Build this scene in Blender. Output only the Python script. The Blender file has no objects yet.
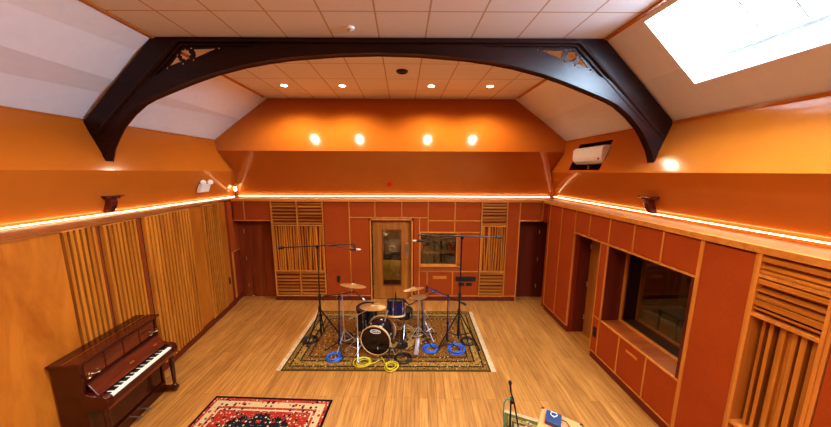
import bpy, bmesh, math, random
from mathutils import Vector, Matrix
random.seed(7)
C = bpy.context.scene.collection
PI = math.pi

# ------------------------------------------------------------------ materials
def new_mat(name):
    m = bpy.data.materials.new(name); m.use_nodes = True
    nt = m.node_tree; nt.nodes.clear()
    o = nt.nodes.new('ShaderNodeOutputMaterial'); b = nt.nodes.new('ShaderNodeBsdfPrincipled')
    nt.links.new(b.outputs[0], o.inputs[0])
    return m, nt, b
def lk(nt, a, b): nt.links.new(a, b)
def ramp(nt, stops, interp='LINEAR'):
    r = nt.nodes.new('ShaderNodeValToRGB'); r.color_ramp.interpolation = interp
    e = r.color_ramp.elements
    while len(e) < len(stops): e.new(0.5)
    for k, (p, c) in enumerate(stops): e[k].position = p; e[k].color = (*c, 1)
    return r
def coords(nt, scale=(1,1,1), rot=(0,0,0), loc=(0,0,0)):
    t = nt.nodes.new('ShaderNodeTexCoord'); mp = nt.nodes.new('ShaderNodeMapping')
    mp.inputs['Scale'].default_value = scale; mp.inputs['Rotation'].default_value = rot; mp.inputs['Location'].default_value = loc
    lk(nt, t.outputs['Object'], mp.inputs[0]); return mp.outputs[0]
def noise(nt, vec, scale, detail=4, rough=.55, dist=0):
    n = nt.nodes.new('ShaderNodeTexNoise'); n.inputs['Scale'].default_value = scale; n.inputs['Detail'].default_value = detail
    n.inputs['Roughness'].default_value = rough; n.inputs['Distortion'].default_value = dist
    lk(nt, vec, n.inputs['Vector']); return n.outputs['Fac']
def bump(nt, b, h, strength, dist=.01):
    bp = nt.nodes.new('ShaderNodeBump'); bp.inputs['Strength'].default_value = strength; bp.inputs['Distance'].default_value = dist
    lk(nt, h, bp.inputs['Height']); lk(nt, bp.outputs[0], b.inputs['Normal'])
def plain(name, col, rough=.5, metal=0, var=.12, nscale=9, coat=0, spec=.5):
    m, nt, b = new_mat(name)
    f = noise(nt, coords(nt), nscale, 3)
    lo = tuple(max(0, c*(1-var)) for c in col); hi = tuple(min(1, c*(1+var)) for c in col)
    r = ramp(nt, [(.3, lo), (.7, hi)]); lk(nt, f, r.inputs[0]); lk(nt, r.outputs[0], b.inputs['Base Color'])
    b.inputs['Roughness'].default_value = rough; b.inputs['Metallic'].default_value = metal
    b.inputs['Coat Weight'].default_value = coat; b.inputs['Specular IOR Level'].default_value = spec
    return m
def emit(name, col, s):
    m = bpy.data.materials.new(name); m.use_nodes = True; nt = m.node_tree; nt.nodes.clear()
    o = nt.nodes.new('ShaderNodeOutputMaterial'); e = nt.nodes.new('ShaderNodeEmission')
    e.inputs[0].default_value = (*col, 1); e.inputs[1].default_value = s; lk(nt, e.outputs[0], o.inputs[0]); return m
def wood(name, c1, c2, axis='Z', rough=.35, fine=28, dist=.6, coat=0, stretch=.06):
    m, nt, b = new_mat(name)
    s = [1, 1, 1]; s['XYZ'.index(axis)] = stretch
    v = coords(nt, tuple(s))
    f1 = noise(nt, v, fine, 6, .65, dist); f2 = noise(nt, v, fine*.22, 3, .5, dist*1.5)
    mx = nt.nodes.new('ShaderNodeMix'); mx.inputs[0].default_value = .5
    lk(nt, f1, mx.inputs[2]); lk(nt, f2, mx.inputs[3])
    r = ramp(nt, [(.36, c1), (.62, c2)]); lk(nt, mx.outputs[0], r.inputs[0]); lk(nt, r.outputs[0], b.inputs['Base Color'])
    b.inputs['Roughness'].default_value = rough; b.inputs['Coat Weight'].default_value = coat
    bump(nt, b, f1, .06)
    return m
def fabric(name, col):
    m, nt, b = new_mat(name)
    v = coords(nt); f = noise(nt, v, 120, 3, .7); g = noise(nt, v, 2.2, 2)
    r = ramp(nt, [(.3, tuple(c*.78 for c in col)), (.7, tuple(min(1, c*1.18) for c in col))]); lk(nt, f, r.inputs[0])
    r2 = ramp(nt, [(.3, (.88,.88,.88)), (.7, (1,1,1))]); lk(nt, g, r2.inputs[0])
    mx = nt.nodes.new('ShaderNodeMix'); mx.data_type = 'RGBA'; mx.blend_type = 'MULTIPLY'; mx.inputs[0].default_value = 1
    lk(nt, r.outputs[0], mx.inputs[6]); lk(nt, r2.outputs[0], mx.inputs[7]); lk(nt, mx.outputs[2], b.inputs['Base Color'])
    b.inputs['Roughness'].default_value = .95; b.inputs['Specular IOR Level'].default_value = .15
    bump(nt, b, f, .25, .004); return m
def glass(name, tint=(1,1,1), gl=.12):
    m = bpy.data.materials.new(name); m.use_nodes = True; nt = m.node_tree; nt.nodes.clear()
    o = nt.nodes.new('ShaderNodeOutputMaterial'); t = nt.nodes.new('ShaderNodeBsdfTransparent'); g = nt.nodes.new('ShaderNodeBsdfGlossy')
    t.inputs[0].default_value = (*tint, 1); g.inputs['Roughness'].default_value = .02
    fr = nt.nodes.new('ShaderNodeFresnel'); ge = nt.nodes.new('ShaderNodeNewGeometry')
    io = nt.nodes.new('ShaderNodeMath'); io.operation = 'MULTIPLY_ADD'; io.inputs[1].default_value = -.8333; io.inputs[2].default_value = 1.5   # same reflectance from both faces
    lk(nt, ge.outputs['Backfacing'], io.inputs[0]); lk(nt, io.outputs[0], fr.inputs[0])
    mth = nt.nodes.new('ShaderNodeMath'); mth.operation = 'ADD'; mth.inputs[1].default_value = gl; lk(nt, fr.outputs[0], mth.inputs[0])
    mx = nt.nodes.new('ShaderNodeMixShader'); lk(nt, mth.outputs[0], mx.inputs[0]); lk(nt, t.outputs[0], mx.inputs[1]); lk(nt, g.outputs[0], mx.inputs[2])
    lk(nt, mx.outputs[0], o.inputs[0]); return m

def floor_mat():
    m, nt, b = new_mat('oak_planks')
    v = coords(nt, rot=(0,0,PI/2+.02))
    bk = nt.nodes.new('ShaderNodeTexBrick'); lk(nt, v, bk.inputs['Vector'])
    bk.inputs['Scale'].default_value = 1; bk.inputs['Brick Width'].default_value = 1.5; bk.inputs['Row Height'].default_value = .125
    bk.inputs['Mortar Size'].default_value = .0022; bk.inputs['Bias'].default_value = 0; bk.offset = .37
    bk.inputs['Color1'].default_value = (.45,.215,.055,1); bk.inputs['Color2'].default_value = (.35,.160,.041,1); bk.inputs['Mortar'].default_value = (.20,.075,.016,1)
    g = noise(nt, coords(nt, (1,.05,1)), 34, 6, .65, .5)
    r = ramp(nt, [(.34, (.58,.52,.46)), (.62, (1.08,1.08,1.08))]); lk(nt, g, r.inputs[0])
    k = noise(nt, coords(nt, (1,.3,1)), 5, 3, .6, .8)
    r2 = ramp(nt, [(.25, (.80,.76,.70)), (.6, (1,1,1))]); lk(nt, k, r2.inputs[0])
    a = nt.nodes.new('ShaderNodeMix'); a.data_type = 'RGBA'; a.blend_type = 'MULTIPLY'; a.inputs[0].default_value = .85
    lk(nt, bk.outputs[0], a.inputs[6]); lk(nt, r.outputs[0], a.inputs[7])
    c = nt.nodes.new('ShaderNodeMix'); c.data_type = 'RGBA'; c.blend_type = 'MULTIPLY'; c.inputs[0].default_value = .8
    lk(nt, a.outputs[2], c.inputs[6]); lk(nt, r2.outputs[0], c.inputs[7]); lk(nt, c.outputs[2], b.inputs['Base Color'])
    b.inputs['Roughness'].default_value = .38; b.inputs['Specular IOR Level'].default_value = .4
    bump(nt, b, g, .05); return m
def tile_mat():
    m, nt, b = new_mat('ceiling_tiles')
    sp = nt.nodes.new('ShaderNodeSeparateXYZ'); lk(nt, coords(nt, rot=(0,0,-.047)), sp.inputs[0])
    sy = nt.nodes.new('ShaderNodeSeparateXYZ'); lk(nt, coords(nt), sy.inputs[0])
    def line(out, off, pitch, w):
        a = nt.nodes.new('ShaderNodeMath'); a.operation = 'SUBTRACT'; a.inputs[1].default_value = off; lk(nt, out, a.inputs[0])
        p = nt.nodes.new('ShaderNodeMath'); p.operation = 'PINGPONG'; p.inputs[1].default_value = pitch/2; lk(nt, a.outputs[0], p.inputs[0])
        l = nt.nodes.new('ShaderNodeMath'); l.operation = 'LESS_THAN'; l.inputs[1].default_value = w; lk(nt, p.outputs[0], l.inputs[0])
        return l.outputs[0]
    mxx = nt.nodes.new('ShaderNodeMath'); mxx.operation = 'MAXIMUM'
    lk(nt, line(sp.outputs[0], .318, .638, .011), mxx.inputs[0]); lk(nt, line(sy.outputs[1], 3.48, .775, .009), mxx.inputs[1])
    f = noise(nt, coords(nt), 160, 2, .7)
    r = ramp(nt, [(.3, (.70,.69,.71)), (.7, (.78,.77,.79))]); lk(nt, f, r.inputs[0])
    mx = nt.nodes.new('ShaderNodeMix'); mx.data_type = 'RGBA'; lk(nt, mxx.outputs[0], mx.inputs[0])
    lk(nt, r.outputs[0], mx.inputs[6]); mx.inputs[7].default_value = (.50,.37,.28,1); lk(nt, mx.outputs[2], b.inputs['Base Color'])
    b.inputs['Roughness'].default_value = .9
    inv = nt.nodes.new('ShaderNodeMath'); inv.operation = 'MULTIPLY'; inv.inputs[1].default_value = -1; lk(nt, mxx.outputs[0], inv.inputs[0])
    bump(nt, b, mxx.outputs[0], .3, .01); return m
def rug_mat(name, hx, hy, bands, motif, medallion=None, nscale=26):
    """bands: list of (distance from the edge in m, colour); motif: colours mixed in as woven ornaments"""
    m, nt, b = new_mat(name)
    v = coords(nt); sp = nt.nodes.new('ShaderNodeSeparateXYZ'); lk(nt, v, sp.inputs[0])
    def mt(op, a, c=None):
        n = nt.nodes.new('ShaderNodeMath'); n.operation = op
        for k, q in enumerate((a, c)):
            if q is None: continue
            if isinstance(q, (int, float)): n.inputs[k].default_value = q
            else: lk(nt, q, n.inputs[k])
        return n.outputs[0]
    ax = mt('ABSOLUTE', sp.outputs[0]); ay = mt('ABSOLUTE', sp.outputs[1])
    d = mt('MINIMUM', mt('SUBTRACT', hx, ax), mt('SUBTRACT', hy, ay))
    D = bands[-1][0]*1.25
    cr = ramp(nt, [(p/D, c) for p, c in bands], 'CONSTANT'); lk(nt, mt('DIVIDE', d, D), cr.inputs[0])
    base = cr.outputs[0]
    # mirrored coordinates so the ornaments repeat symmetrically
    cmb = nt.nodes.new('ShaderNodeCombineXYZ'); lk(nt, ax, cmb.inputs[0]); lk(nt, ay, cmb.inputs[1])
    if medallion:
        rx, ry, cols = medallion
        e = mt('SQRT', mt('ADD', mt('POWER', mt('DIVIDE', ax, rx), 2.0), mt('POWER', mt('DIVIDE', ay, ry), 2.0)))
        wob = nt.nodes.new('ShaderNodeTexVoronoi'); wob.inputs['Scale'].default_value = 13; lk(nt, cmb.outputs[0], wob.inputs['Vector'])
        e = mt('ADD', e, mt('MULTIPLY', wob.outputs['Distance'], .35))
        for lim, c in cols:
            mx = nt.nodes.new('ShaderNodeMix'); mx.data_type = 'RGBA'; lk(nt, mt('LESS_THAN', e, lim), mx.inputs[0])
            lk(nt, base, mx.inputs[6]); mx.inputs[7].default_value = (*c, 1); base = mx.outputs[2]
    for k, (c, sc, lo) in enumerate(motif):
        vo = nt.nodes.new('ShaderNodeTexVoronoi'); vo.inputs['Scale'].default_value = sc; vo.feature = 'F1'; vo.inputs['Randomness'].default_value = .55
        mp = nt.nodes.new('ShaderNodeMapping'); mp.inputs['Location'].default_value = (k*.37, k*.71, 0); lk(nt, cmb.outputs[0], mp.inputs[0]); lk(nt, mp.outputs[0], vo.inputs['Vector'])
        mx = nt.nodes.new('ShaderNodeMix'); mx.data_type = 'RGBA'
        lk(nt, mt('MULTIPLY', mt('LESS_THAN', vo.outputs['Distance'], lo), mt('GREATER_THAN', d, .035)), mx.inputs[0])
        lk(nt, base, mx.inputs[6]); mx.inputs[7].default_value = (*c, 1); base = mx.outputs[2]
    f = noise(nt, v, 300, 2); r = ramp(nt, [(.3, (.7,.7,.7)), (.7, (1.05,1.05,1.05))]); lk(nt, f, r.inputs[0])
    mx = nt.nodes.new('ShaderNodeMix'); mx.data_type = 'RGBA'; mx.blend_type = 'MULTIPLY'; mx.inputs[0].default_value = 1
    lk(nt, base, mx.inputs[6]); lk(nt, r.outputs[0], mx.inputs[7]); lk(nt, mx.outputs[2], b.inputs['Base Color'])
    b.inputs['Roughness'].default_value = .95; b.inputs['Specular IOR Level'].default_value = .1; bump(nt, b, f, .4, .004); return m

M = {}
M['floor'] = floor_mat(); M['tiles'] = tile_mat()
M['orange'] = plain('gloss_orange_paint', (.46,.140,.017), .13, var=.03, nscale=3, spec=.35)
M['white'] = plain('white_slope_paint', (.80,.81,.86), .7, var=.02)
M['white_shaded'] = plain('white_slope_paint_shaded', (.73,.75,.81), .7, var=.02)  # same white paint, greyer shading below the crease put into the colour
M['trim'] = wood('orange_trim_wood', (.38,.135,.022), (.58,.225,.040), 'Z', .4)
M['trimH'] = wood('orange_trim_wood_level', (.38,.135,.022), (.58,.225,.040), 'X', .4)
M['fabric'] = fabric('rust_fabric', (.33,.062,.009))
M['fabric_dark'] = fabric('dark_rust_fabric', (.21,.030,.006))
M['skirt'] = wood('dark_red_skirting', (.085,.010,.004), (.15,.022,.008), 'Y', .35)
M['door'] = wood('reddish_door_wood', (.13,.024,.006), (.25,.055,.012), 'Z', .35, 18, 1.2)
M['door_dark'] = wood('dark_door_wood', (.070,.009,.004), (.135,.020,.007), 'Z', .4, 18, 1.2)
M['door_oak'] = wood('orange_door_wood', (.24,.080,.014), (.40,.155,.028), 'Z', .35, 18, 1)
M['slat'] = wood('golden_slat_wood', (.24,.075,.008), (.54,.205,.026), 'Z', .38, 16, .8)
M['slat_red'] = wood('red_slat_wood', (.20,.050,.010), (.40,.125,.022), 'Z', .4, 16, .8)
M['slatH'] = wood('golden_slat_wood_level', (.21,.070,.009), (.48,.195,.028), 'X', .38, 16, .8)
M['slatY'] = wood('golden_slat_wood_side', (.26,.080,.009), (.56,.21,.028), 'Y', .38, 16, .8)
M['ply'] = wood('figured_plywood', (.27,.078,.008), (.42,.145,.017), 'Z', .33, 4.0, 2.2, stretch=.25)
M['backing'] = wood('slat_backing', (.006,.0016,.0008), (.014,.004,.0015), 'Z', .8)
M['backing_warm'] = wood('slat_backing_warm', (.018,.004,.001), (.055,.014,.003), 'Z', .7)
M['redwood'] = wood('red_orange_wood', (.20,.045,.009), (.36,.10,.020), 'X', .4)
M['ledge'] = wood('ledge_wood', (.17,.048,.010), (.31,.105,.022), 'Y', .45)
M['mahog'] = wood('black_mahogany', (.010,.0018,.0012), (.030,.0055,.003), 'X', .40, 22, .5, 0)
M['mahog'].node_tree.nodes['Principled BSDF'].inputs['Specular IOR Level'].default_value = .32
M['mahog_lit'] = wood('mahogany_lit_edge', (.07,.006,.004), (.12,.012,.006), 'X', .4)
M['piano'] = wood('piano_mahogany', (.022,.0028,.0014), (.065,.009,.003), 'Y', .24, 14, 1.1, .4)
M['piano_hi'] = wood('piano_flame_mahogany', (.060,.009,.003), (.13,.024,.006), 'Y', .24, 10, 2, .4)
M['brass'] = plain('brass', (.75,.50,.16), .28, 1)
M['oldbrass'] = plain('aged_brass', (.30,.24,.15), .35, 1)
M['ivory'] = plain('ivory_keys', (.80,.76,.66), .35, var=.04)
M['blackkey'] = plain('black_keys', (.012,.010,.010), .3)
M['black'] = plain('black_metal', (.012,.012,.014), .38, .3)
M['rubber'] = plain('black_rubber', (.010,.010,.011), .6)
M['chrome'] = plain('chrome', (.60,.60,.63), .28, .8, var=.03)
M['steel'] = plain('satin_steel', (.55,.54,.53), .35, 1, var=.05)
M['cymbal'] = plain('bronze_cymbal', (.50,.29,.11), .36, .6, var=.2, nscale=40)
M['drum_black'] = plain('drum_black_lacquer', (.010,.008,.010), .12, coat=.6)
M['drum_blue'] = plain('drum_blue_lacquer', (.004,.010,.045), .10, coat=.8)
M['hoopwood'] = wood('maple_hoop', (.50,.30,.13), (.68,.45,.22), 'X', .35)
M['skin_black'] = plain('black_drumhead', (.014,.006,.007), .22)
M['skin_white'] = plain('white_drumhead', (.72,.70,.66), .5)
M['skin_smoke'] = plain('smoke_drumhead', (.030,.026,.024), .25)
M['silver'] = plain('silver_print', (.75,.75,.75), .4)
M['cab_black'] = plain('cable_black', (.010,.010,.012), .45)
M['cab_blue'] = plain('cable_blue', (.012,.130,.60), .4)
M['cab_navy'] = plain('cable_navy', (.012,.07,.36), .4)
M['cab_yellow'] = plain('cable_yellow', (.55,.44,.02), .4)
M['cab_green'] = plain('cable_green', (.03,.22,.17), .4)
M['plastic'] = plain('white_plastic', (.80,.78,.74), .4, var=.03)
M['plastic_dk'] = plain('dark_plastic', (.016,.014,.014), .35)
M['green_plate'] = plain('dark_green_plate', (.012,.025,.018), .4)
M['pale'] = plain('pale_grille', (.42,.36,.28), .4)
M['red'] = plain('alarm_red', (.62,.012,.012), .25)
M['amp'] = plain('orange_vinyl', (.72,.225,.075), .55, var=.08, nscale=120)
M['bluebox'] = plain('blue_enamel', (.022,.050,.125), .35, var=.06)
M['sconce'] = wood('dark_red_wood', (.045,.005,.005), (.11,.012,.010), 'Z', .18, coat=.5)
M['glass_room'] = glass('room_glass', (.84,.87,.87), .06)
M['glass_dark'] = glass('studio_glass', (.80,.78,.76), .02)
M['glass_sky'] = glass('skylight_glass', (.96,.99,1), .0)
M['sky_frame'] = plain('skylight_white', (.88,.89,.90), .5, var=.02)
M['sky_bar'] = plain('skylight_bar', (.60,.74,.86), .5, var=.03)
_n = M['sky_bar'].node_tree; _t = _n.nodes.new('ShaderNodeBsdfTranslucent'); _t.inputs[0].default_value = (.62,.80,.95,1)
_m = _n.nodes.new('ShaderNodeMixShader'); _m.inputs[0].default_value = .012; _o = [q for q in _n.nodes if q.type == 'OUTPUT_MATERIAL'][0]; _b = [q for q in _n.nodes if q.type == 'BSDF_PRINCIPLED'][0]
_n.links.new(_b.outputs[0], _m.inputs[1]); _n.links.new(_t.outputs[0], _m.inputs[2]); _n.links.new(_m.outputs[0], _o.inputs[0])
M['ochre'] = wood('ochre_board', (.40,.20,.025), (.62,.34,.05), 'X', .5, 7, 2.5, stretch=1)
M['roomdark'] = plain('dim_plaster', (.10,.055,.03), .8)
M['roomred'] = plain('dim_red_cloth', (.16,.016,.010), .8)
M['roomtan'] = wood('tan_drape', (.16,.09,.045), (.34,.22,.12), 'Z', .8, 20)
M['roomteal'] = plain('teal_metal', (.05,.10,.095), .4)
M['led'] = emit('led_strip', (1.0,.66,.38), 15)
M['lampface'] = emit('lamp_face', (1,.80,.55), 30)
M['cornerlamp'] = emit('corner_lamp_face', (1,.78,.55), 14)
M['fringe'] = plain('cream_fringe', (.50,.36,.21), .9, var=.3, nscale=60)

# ------------------------------------------------------------------ mesh helpers
class MB:
    def __init__(s): s.v = []; s.f = []; s.sm = []
    def add(s, vs, fs, smooth=False):
        o = len(s.v); s.v += [tuple(v) for v in vs]
        for f in fs: s.f.append([o+i for i in f]); s.sm.append(smooth)
        return s
    def hexa(s, p):   # 8 corners: 4 bottom loop, 4 top loop
        return s.add(p, [(3,2,1,0),(4,5,6,7),(0,1,5,4),(1,2,6,5),(2,3,7,6),(3,0,4,7)])
    def box(s, x0,x1,y0,y1,z0,z1):
        return s.hexa([(x0,y0,z0),(x1,y0,z0),(x1,y1,z0),(x0,y1,z0),(x0,y0,z1),(x1,y0,z1),(x1,y1,z1),(x0,y1,z1)])
    def poly(s, pts): return s.add(pts, [list(range(len(pts)))])
    def prism(s, pts, off):
        n = len(pts); a = [Vector(p) for p in pts]; b = [p+Vector(off) for p in a]
        fs = [list(range(n))[::-1], list(range(n, 2*n))] + [(i,(i+1)%n,n+(i+1)%n,n+i) for i in range(n)]
        return s.add(a+b, fs)
    def tube(s, pts, r, n=8, cap=True, closed=False):
        pts = [Vector(p) for p in pts]; k = len(pts); rs = r if isinstance(r, (list, tuple)) else [r]*k
        vs = []; ref = None
        for i, p in enumerate(pts):
            if closed: d = pts[(i+1) % k]-pts[i-1]
            else: d = pts[min(i+1,k-1)]-pts[max(i-1,0)]
            if d.length < 1e-9: d = Vector((0,0,1))
            d.normalize()
            if ref is None: ref = Vector((1,0,0)) if abs(d.x) < .8 else Vector((0,1,0))
            u = (ref-d*ref.dot(d)).normalized(); w = d.cross(u); ref = u
            for j in range(n):
                a = 2*PI*j/n; vs.append(p+(u*math.cos(a)+w*math.sin(a))*rs[i])
        fs = []
        for i in range(k if closed else k-1):
            i2 = (i+1) % k
            for j in range(n): fs.append((i*n+j, i*n+(j+1)%n, i2*n+(j+1)%n, i2*n+j))
        if cap and not closed: fs += [list(range(n))[::-1], list(range((k-1)*n, k*n))]
        return s.add(vs, fs, True)
    def lathe(s, prof, c=(0,0,0), axis=(0,0,1), n=32):
        ax = Vector(axis).normalized(); ref = Vector((1,0,0)) if abs(ax.x) < .8 else Vector((0,1,0))
        u = (ref-ax*ref.dot(ax)).normalized(); w = ax.cross(u); c = Vector(c); vs = []
        for (r, h) in prof:
            for j in range(n):
                a = 2*PI*j/n; vs.append(c+ax*h+(u*math.cos(a)+w*math.sin(a))*max(r, 1e-5))
        fs = []
        for i in range(len(prof)-1):
            for j in range(n): fs.append((i*n+j, i*n+(j+1)%n, (i+1)*n+(j+1)%n, (i+1)*n+j))
        return s.add(vs, fs, True)
    def cyl(s, p0, p1, r, n=20): 
        p0 = Vector(p0); p1 = Vector(p1); h = (p1-p0).length
        return s.lathe([(0,0),(r,0),(r,h),(0,h)], p0, p1-p0, n)
    def build(s, name, mat, parent=None, bevel=0, kind=None, label=None, sharp=True):
        o0 = Vector((0,0,0)); p = parent
        while p is not None: o0 = o0+p.location; p = p.parent
        me = bpy.data.meshes.new(name)
        vs = s.v
        if parent is None and kind is None and s.v:   # own origin at the base of the thing
            xs, ys, zs = zip(*s.v); o0 = Vector(((min(xs)+max(xs))/2, (min(ys)+max(ys))/2, min(zs)))
        me.from_pydata([tuple(Vector(v)-o0) for v in vs], [], s.f)
        me.polygons.foreach_set('use_smooth', s.sm)
        me.materials.append(mat); me.update()
        bm = bmesh.new(); bm.from_mesh(me); bmesh.ops.recalc_face_normals(bm, faces=bm.faces); bm.to_mesh(me); bm.free()
        if any(s.sm): 
            try: me.set_sharp_from_angle(angle=math.radians(40))
            except Exception: pass
        o = bpy.data.objects.new(name, me); C.objects.link(o)
        if parent is not None: o.parent = parent
        elif kind is None: o.location = o0
        if bevel:
            md = o.modifiers.new('soft', 'BEVEL'); md.width = bevel; md.segments = 2; md.limit_method = 'ANGLE'
        if kind: o['kind'] = kind
        if label: o['label'] = label
        return o
def tag(o, label, cat, group=None):
    o['label'] = label; o['category'] = cat
    if group: o['group'] = group
    return o
def thing(name, label, cat, loc, group=None):
    o = bpy.data.objects.new(name, None); C.objects.link(o); o.location = loc; o.empty_display_size = .1
    return tag(o, label, cat, group)
def struct(mb, name, mat, **k): return mb.build(name, mat, kind='structure', **k)
def flat2d(outer, holes, y, depth, name, mat, parent):
    """plate in the XZ plane with holes, its front at y"""
    cu = bpy.data.curves.new(name, 'CURVE'); cu.dimensions = '2D'; cu.fill_mode = 'BOTH'; cu.extrude = depth/2
    for pts in [outer]+holes:
        sp = cu.splines.new('POLY'); sp.points.add(len(pts)-1); sp.use_cyclic_u = True
        for q, (a, b) in zip(sp.points, pts): q.co = (a, b, 0, 1)
    t = bpy.data.objects.new('tmp', cu); C.objects.link(t)
    me = bpy.data.meshes.new_from_object(t.evaluated_get(bpy.context.evaluated_depsgraph_get()))
    bpy.data.objects.remove(t); bpy.data.curves.remove(cu)
    o0 = Vector((0,0,0)); p = parent
    while p is not None: o0 = o0+p.location; p = p.parent
    for v in me.vertices:
        x, z, e = v.co; v.co = Vector((x, y+depth/2-e, z))-o0
    me.materials.clear(); me.materials.append(mat); me.name = name
    o = bpy.data.objects.new(name, me); C.objects.link(o); o.parent = parent; return o
def text_mesh(body, size, mat, name, parent, mw):
    cu = bpy.data.curves.new(name, 'FONT'); cu.body = body; cu.size = size; cu.align_x = 'CENTER'; cu.align_y = 'CENTER'; cu.extrude = .0008
    t = bpy.data.objects.new('tmp', cu); C.objects.link(t)
    me = bpy.data.meshes.new_from_object(t.evaluated_get(bpy.context.evaluated_depsgraph_get()))
    bpy.data.objects.remove(t); bpy.data.curves.remove(cu)
    o0 = Vector((0,0,0)); p = parent
    while p is not None: o0 = o0+p.location; p = p.parent
    me.transform(Matrix.Translation(-o0) @ mw); me.materials.clear(); me.materials.append(mat)
    o = bpy.data.objects.new(name, me); C.objects.link(o); o.parent = parent; return o

# wall frames: (s along the wall, z, d out of the wall into the room) -> world
YB = 6.62
def WB(s, z, d): return (s, YB-d, z)
def WR(s, z, d): return (3.292-.0248*s-d, s-d*.0248, z)
def WL(s, z, d): return (-3.62-.137*s+d*.99, s+d*.137, z)
def wbox(mb, W, s0, s1, z0, z1, d0, d1):
    return mb.hexa([W(s0,z0,d0),W(s1,z0,d0),W(s1,z0,d1),W(s0,z0,d1),W(s0,z1,d0),W(s1,z1,d0),W(s1,z1,d1),W(s0,z1,d1)])

ZC, ZE, ZT = 5.14, 4.04, 2.62
cL = lambda y: -3.48-.045*y
cR = lambda y: 2.76-.030*y
eL = lambda y: -4.86
eR = lambda y: 3.90-.039*y
fL = lambda y: -4.52
fR = lambda y: 3.62-.0377*y
lL = lambda y: -4.78
lR = lambda y: 3.90-.0347*y
ZLL, ZLR, ZLB = 2.645, 2.67, 2.66
Y0, Y1 = -3.4, 7.5

# ------------------------------------------------------------------ room shell
b = MB(); b.box(-5.4, 4.6, Y0-.1, 9.2, -.12, 0); struct(b, 'floor', M['floor'])
b = MB(); b.poly([(cL(Y0)-.03,Y0,ZC),(cR(Y0)+.03,Y0,ZC),(cR(Y1)+.03,Y1,ZC),(cL(Y1)-.03,Y1,ZC)]); struct(b, 'ceiling', M['tiles'])
ZK = 4.57
def mid(e, c, y, s):
    t = (ZK-ZE)/(ZC-ZE); return e(y)+(c(y)-e(y))*t + s*.025
kL = lambda y: mid(eL, cL, y, -1)
kR = lambda y: mid(eR, cR, y, 1)
def quad(mb, fa, za, fb, zb, ya=Y0, yb=Y1): mb.poly([(fa(ya),ya,za),(fa(yb),yb,za),(fb(yb),yb,zb),(fb(ya),ya,zb)])
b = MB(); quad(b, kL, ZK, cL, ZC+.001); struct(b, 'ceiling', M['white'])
b = MB(); quad(b, eL, ZE, kL, ZK); struct(b, 'ceiling', M['white_shaded'])
# right slope with the roof window opening
SZ0, SZ1, SY0, SY1 = 4.385, 5.075, .55, 3.55
def slopeR(y, z):
    if z >= ZK: t = (z-ZK)/(ZC-ZK); return (kR(y)+(cR(y)-kR(y))*t, y, z)
    t = (z-ZE)/(ZK-ZE); return (eR(y)+(kR(y)-eR(y))*t, y, z)
def sq(mb, ya, yb, za, zb): mb.poly([slopeR(ya,za),slopeR(yb,za),slopeR(yb,zb),slopeR(ya,zb)])
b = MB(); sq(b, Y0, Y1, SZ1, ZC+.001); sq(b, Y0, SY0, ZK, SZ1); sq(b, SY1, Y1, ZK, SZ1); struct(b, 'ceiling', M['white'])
b = MB(); sq(b, Y0, Y1, ZE, SZ0); sq(b, Y0, SY0, SZ0, ZK); sq(b, SY1, Y1, SZ0, ZK); struct(b, 'ceiling', M['white_shaded'])
# orange walls: lower sheet leans in from the ledge to the fold, upper sheet leans out to the eaves
b = MB(); quad(b, lL, ZLL-.12, lL, ZLL); quad(b, lL, ZLL, fL, 3.3); quad(b, fL, 3.3, eL, ZE); struct(b, 'wall_left', M['orange'])
HA, HB, HZ0, HZ1 = 5.17, 6.13, 3.35, 3.90
def upR(y, z): t = (z-3.3)/(ZE-3.3); return (fR(y)+(eR(y)-fR(y))*t, y, z)
b = MB(); quad(b, lR, ZLR-.12, lR, ZLR); quad(b, lR, ZLR, fR, 3.3)
def uq(ya, yb, za, zb): b.poly([upR(ya,za),upR(yb,za),upR(yb,zb),upR(ya,zb)])
uq(Y0,Y1,3.3,HZ0); uq(Y0,Y1,HZ1,ZE); uq(Y0,HA,HZ0,HZ1); uq(HB,Y1,HZ0,HZ1)
struct(b, 'wall_right', M['orange'])
# recess for the air conditioner: box behind the cut-out
b = MB(); x1 = 3.92
b.poly([(x1,HA,HZ0),(x1,HB,HZ0),(x1,HB,HZ1),(x1,HA,HZ1)])
for (ya, za, yb, zb) in ((HA,HZ0,HB,HZ0),(HA,HZ1,HB,HZ1),(HA,HZ0,HA,HZ1),(HB,HZ0,HB,HZ1)):
    b.poly([upR(ya,za),upR(yb,zb),(x1,yb,zb),(x1,ya,za)])
struct(b, 'wall_right', M['skirt'])
ZFB = 3.78
b = MB(); b.poly([(-5.3,7.2,ZLB),(4.3,7.2,ZLB),(4.3,YB,ZFB),(-5.3,YB,ZFB)]); b.poly([(-5.3,7.2,2.5),(4.3,7.2,2.5),(4.3,7.2,ZLB),(-5.3,7.2,ZLB)])
b.poly([(-5.3,YB,ZFB),(4.3,YB,ZFB),(4.3,7.34,ZC+.02),(-5.3,7.34,ZC+.02)]); struct(b, 'wall_back', M['orange'])
# rear end of the hall, behind the camera
b = MB(); b.poly([(-5.4,Y0,-.1),(4.6,Y0,-.1),(4.6,Y0,5.3),(-5.4,Y0,5.3)]); struct(b, 'wall_rear', M['orange'])
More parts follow.
